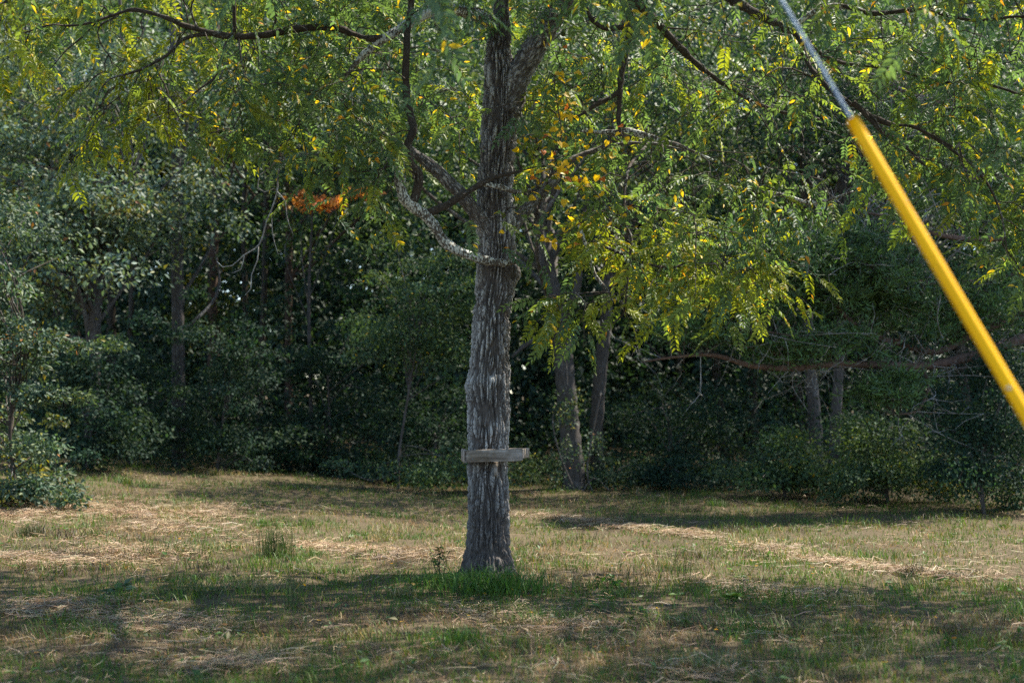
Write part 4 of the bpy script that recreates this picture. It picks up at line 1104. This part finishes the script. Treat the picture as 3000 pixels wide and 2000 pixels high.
# taller clumps, green, dark and dry, scattered through the mown grass
nc = 330
cy = 6.0 * (27.0 / 6.0) ** r.random(nc); cx = r.uniform(-1, 1, nc) * (cy * 0.39 + .6)
for x_, y_ in zip(cx, cy):
    if y_ > edge_y(x_): continue
    n_ = int(r.integers(25, 110)); sp_ = r.uniform(0.04, 0.17); t_ = r.random()
    pal_ = [(0.055, 0.12, 0.022), (0.08, 0.15, 0.028)] if t_ < .55 else ([(0.10, 0.08, 0.045), (0.06, 0.05, 0.03)] if t_ < .75 else [(0.36, 0.28, 0.16), (0.14, 0.16, 0.05)])
    blades(mb, x_ + r.normal(size=n_) * sp_ * 1.5, y_ + r.normal(size=n_) * sp_, r.uniform(0.4, 1, n_) * r.uniform(0.09, 0.2), r.uniform(0.7, 1.2, n_) * 0.005 * math.sqrt(y_ / 9), r.uniform(0.2, 1.3, n_), palette(r, n_, pal_, [1, 1]))
for _ in range(260):
    y_ = 6.0 * (22.0 / 6.0) ** r.random(); x_ = r.uniform(-1, 1) * (y_ * 0.39 + .5); k_ = int(r.integers(4, 9))
    p_ = np.tile([x_, y_, float(ground_z([x_], [y_])[0]) + 0.03], (k_, 1)) + r.normal(size=(k_, 3)) * [0.03, 0.03, 0.012]
    ll_ = r.uniform(0.03, 0.075, k_)
    rhombs(mb, p_, unit(r.normal(size=(k_, 3)) * [1, 1, 0.25] + [0, 0, 0.3]), unit(r.normal(size=(k_, 3)) * 0.35 + [0, 0, 1]), ll_, ll_ * r.uniform(0.4, 0.7), palette(r, k_, [(0.06, 0.13, 0.03), (0.09, 0.16, 0.05), (0.14, 0.13, 0.05)], [3, 2, 1]))
solo("grass", mb, M_GRASS, kind="stuff", label="short mown grass mixed green and straw brown", cat="grass", smooth=False)

# cut hay lying on the ground, thicker along the swaths
def straws(mb, x, y, L, w, lift, col):
    n = len(x)
    a = r.uniform(0, 2 * np.pi, n)
    z = ground_z(x, y) + r.uniform(0.012, 0.05, n) * lift
    dz = r.normal(size=n) * 0.12
    d_ = np.stack([np.cos(a), np.sin(a), dz], 1); s = np.stack([-np.sin(a), np.cos(a), r.normal(size=n) * 0.5], 1)
    c = np.stack([x, y, z], 1); bend = r.normal(size=n)[:, None] * 0.12 * L[:, None] * s
    v = np.stack([c - d_ * L[:, None] / 2 - s * w[:, None] / 2, c - d_ * L[:, None] / 2 + s * w[:, None] / 2, c + bend + s * w[:, None] / 2, c + bend - s * w[:, None] / 2,
                  c + d_ * L[:, None] / 2 + s * w[:, None] / 3, c + d_ * L[:, None] / 2 - s * w[:, None] / 3], 1)
    b = np.arange(n)[:, None] * 6
    mb.add(v.reshape(-1, 3), np.concatenate([b + np.array([0, 1, 2, 3]), b + np.array([3, 2, 4, 5])]), None, np.repeat(col, 6, 0))
hx, hy = [], []
def swath(pts, n, wid):
    g = [G(x, y) for x, y in pts]; pp, _ = smooth_path(g, [1] * len(g), 0.05)
    k = r.integers(0, len(pp), n * 2)
    k = k[noise2(pp[k, 0], pp[k, 1], 1.7, 7.7) + 0.35 * r.normal(size=n * 2) > 0.0]; n = len(k)
    hx.append(pp[k, 0] + r.normal(size=n) * wid); hy.append(pp[k, 1] + r.normal(size=n) * wid)
swath([(1720, 1530), (1950, 1560), (2200, 1600), (2500, 1655), (2700, 1680), (2950, 1690)], 5200, 0.16)
swath([(1500, 1510), (1650, 1520), (1750, 1535)], 900, 0.15)
swath([(-100, 1510), (150, 1490), (400, 1500), (650, 1520)], 11000, 0.42)
swath([(450, 1540), (800, 1590), (1100, 1620), (1250, 1640)], 4500, 0.28)
swath([(60, 1640), (250, 1640), (450, 1620)], 3600, 0.32)
swath([(50, 1780), (300, 1800), (550, 1850)], 3000, 0.25)
swath([(600, 1960), (800, 1940)], 700, 0.16)
swath([(1950, 1960), (2150, 1980), (2250, 1990)], 500, 0.14)
swath([(2050, 1700), (2200, 1730), (2400, 1760)], 1300, 0.15)
swath([(1400, 1800), (1700, 1850), (1300, 1760)], 600, 0.3)
n = 20000
uu = r.random(n); y0 = 5.6 * (28.0 / 5.6) ** uu; x0 = r.uniform(-1, 1, n) * (y0 * 0.4 + 1)
ok = (y0 < edge_y(x0) + .3) & (noise2(x0, y0, 0.6, 15.5) + 0.4 * noise2(x0, y0, 2.0, 5.5) > -0.05)
hx.append(x0[ok]); hy.append(y0[ok])
hx = np.concatenate(hx); hy = np.concatenate(hy)
mb = MB()
straws(mb, hx, hy, r.uniform(0.06, 0.24, len(hx)), r.uniform(0.0022, 0.0042, len(hx)) * np.sqrt(hy / 9), 1.0, palette(r, len(hx), [(0.40, 0.30, 0.19), (0.30, 0.205, 0.115), (0.47, 0.38, 0.27), (0.18, 0.115, 0.07)], [4, 3, 1.6, 3]))
solo("hay", mb, M_STRAW, kind="stuff", label="cut straw-coloured hay lying in faint rows on the field", cat="hay", smooth=False)

def tuft(name, label, x, y, n, h, spread, cols, w=0.005, lean=(0.1, 0.7), cat="grass tuft", group=None):
    g = G(x, y); m = MB()
    a = r.normal(size=n) * spread; b = r.normal(size=n) * spread * 0.8
    blades(m, g[0] + a, g[1] + b, r.uniform(0.45, 1.0, n) * h, r.uniform(0.7, 1.2, n) * w, r.uniform(lean[0], lean[1], n), palette(r, n, cols, [1] * len(cols)))
    t = thing(name, label, cat, tuple(g), group)
    part("blades", m, M_GRASS, t, kind="stuff", smooth=False)
    return t
GC = [(0.055, 0.135, 0.02), (0.075, 0.165, 0.022), (0.045, 0.10, 0.02)]
DC = [(0.045, 0.085, 0.022), (0.07, 0.11, 0.03), (0.09, 0.10, 0.04)]
tuft("grass_tuft", "bright green grass tuft at the foot of the walnut trunk", 1450, 1730, 700, 0.30, 0.22, GC, 0.008, (0.2, 1.0))
tuft("grass_tuft", "dark green grass patch left of the walnut's foot", 1310, 1715, 420, 0.16, 0.20, GC, 0.006, (0.3, 1.1))
tuft("grass_tuft", "tall thin upright grass tuft standing left of the walnut in the sunlit strip", 805, 1630, 190, 0.42, 0.10, DC, 0.006, (0.02, 0.35))
tuft("grass_tuft", "low dark green tuft left of the tall thin tuft", 520, 1620, 260, 0.24, 0.24, DC, 0.006, (0.3, 1.2))
tuft("grass_tuft", "wide matted green grass clump below the tall thin tuft", 560, 1735, 520, 0.15, 0.42, DC, 0.006, (0.6, 1.8))
tuft("grass_tuft", "pair of tall thin green stems in shade left of the walnut's foot", 865, 1780, 30, 0.42, 0.04, DC, 0.006, (0.05, 0.3))
tuft("grass_tuft", "green clump in the shaded grass before the walnut's foot", 1340, 1880, 170, 0.16, 0.11, GC, 0.006, (0.3, 1.0))
tuft("grass_tuft", "pale blue-green tuft at the bottom edge of the shaded grass", 2060, 1960, 220, 0.17, 0.13, [(0.10, 0.14, 0.07), (0.13, 0.16, 0.09)], 0.006, (0.4, 1.3))
tuft("grass_tuft", "fresh green clump in the middle of the dark shade", 2210, 1850, 260, 0.13, 0.16, GC, 0.006, (0.3, 1.1))
tuft("grass_tuft", "thin upright green stems at the edge of the walnut's shade", 1990, 1700, 34, 0.38, 0.08, DC, 0.005, (0.05, 0.5))
tuft("grass_tuft", "dark broken stems beside the walnut's shade edge", 1830, 1690, 60, 0.16, 0.18, [(0.05, 0.05, 0.025), (0.08, 0.07, 0.04)], 0.006, (0.1, 0.7))
tuft("grass_tuft", "dark dry weed clump on the sunlit hay near the edge bush", 90, 1570, 200, 0.20, 0.09, [(0.05, 0.06, 0.03), (0.07, 0.08, 0.035)], 0.007, (0.2, 0.9))
tuft("grass_tuft", "sandy dry tuft standing out of the sunlit cable-side grass", 2480, 1640, 60, 0.2, 0.08, [(0.4, 0.33, 0.2), (0.3, 0.25, 0.15)], 0.005, (0.2, 0.9))
tuft("grass_tuft", "tall seedy stem against the shaded field near the leaning tree", 1960, 1500, 8, 0.38, 0.03, [(0.3, 0.26, 0.16)], 0.007, (0.05, 0.25))

def weed(label, x, y, n, h, spread, ll, cols):
    g = G(x, y)
    t = thing("weed_plant", label, "weed", tuple(g)); m = MB(); lf = MB()
    for k in range(n):
        e = g + np.array([r.normal() * spread, r.normal() * spread, h * r.uniform(0.5, 1)])
        q, qr = smooth_path([g + r.normal(size=3) * [.03, .03, 0], (g + e) / 2 + r.normal(size=3) * .02, e], [0.003, 0.0025, 0.0015], 0.03); tube(m, q, qr, 4, cap=False)
        kk = r.integers(len(q) // 2, len(q), 9)
        dd_ = unit(r.normal(size=(9, 3)) * [1, 1, .4]); rhombs(lf, q[kk], dd_, unit(r.normal(size=(9, 3)) * .4 + [0, 0, 1]), np.full(9, ll), np.full(9, ll * .45), palette(r, 9, cols, [1] * len(cols)))
    part("stem", m, M_TWIG, t); part("leaves", lf, M_GRASS, t, kind="stuff", smooth=False)
weed("leafy green weed seedling left of the walnut's foot", 1290, 1680, 9, 0.28, 0.09, 0.045, GC)
weed("broad-leaved weed lying in the shaded hay near the field's front", 345, 1745, 3, 0.10, 0.07, 0.11, [(0.08, 0.14, 0.07), (0.10, 0.16, 0.09)])
weed("broad-leaved weed among grass at the edge of the walnut's shade", 1790, 1720, 4, 0.10, 0.10, 0.075, GC)
weed("small weed with one broad leaf in the dark grass", 2150, 1770, 2, 0.10, 0.04, 0.10, GC)

# fallen yellow leaves in the grass
m = MB()
for k in range(170):
    g = G(r.uniform(100, 2900), r.uniform(1560, 1980)); x = unit(np.array([r.normal(), r.normal(), 0.15])); z = unit(np.array([r.normal() * .3, r.normal() * .3, 1])); z = unit(z - x * z.dot(x))
    heart(m, g + np.array([0, 0, 0.05]), x, z, r.uniform(0.018, 0.036), [(0.4, 0.24, 0.03), (0.25, 0.13, 0.05), (0.3, 0.17, 0.07)][int(r.integers(3))])
solo("fallen_leaves", m, M_WALNUT, kind="stuff", label="scattered small fallen leaves in the grass", cat="leaves", smooth=False)
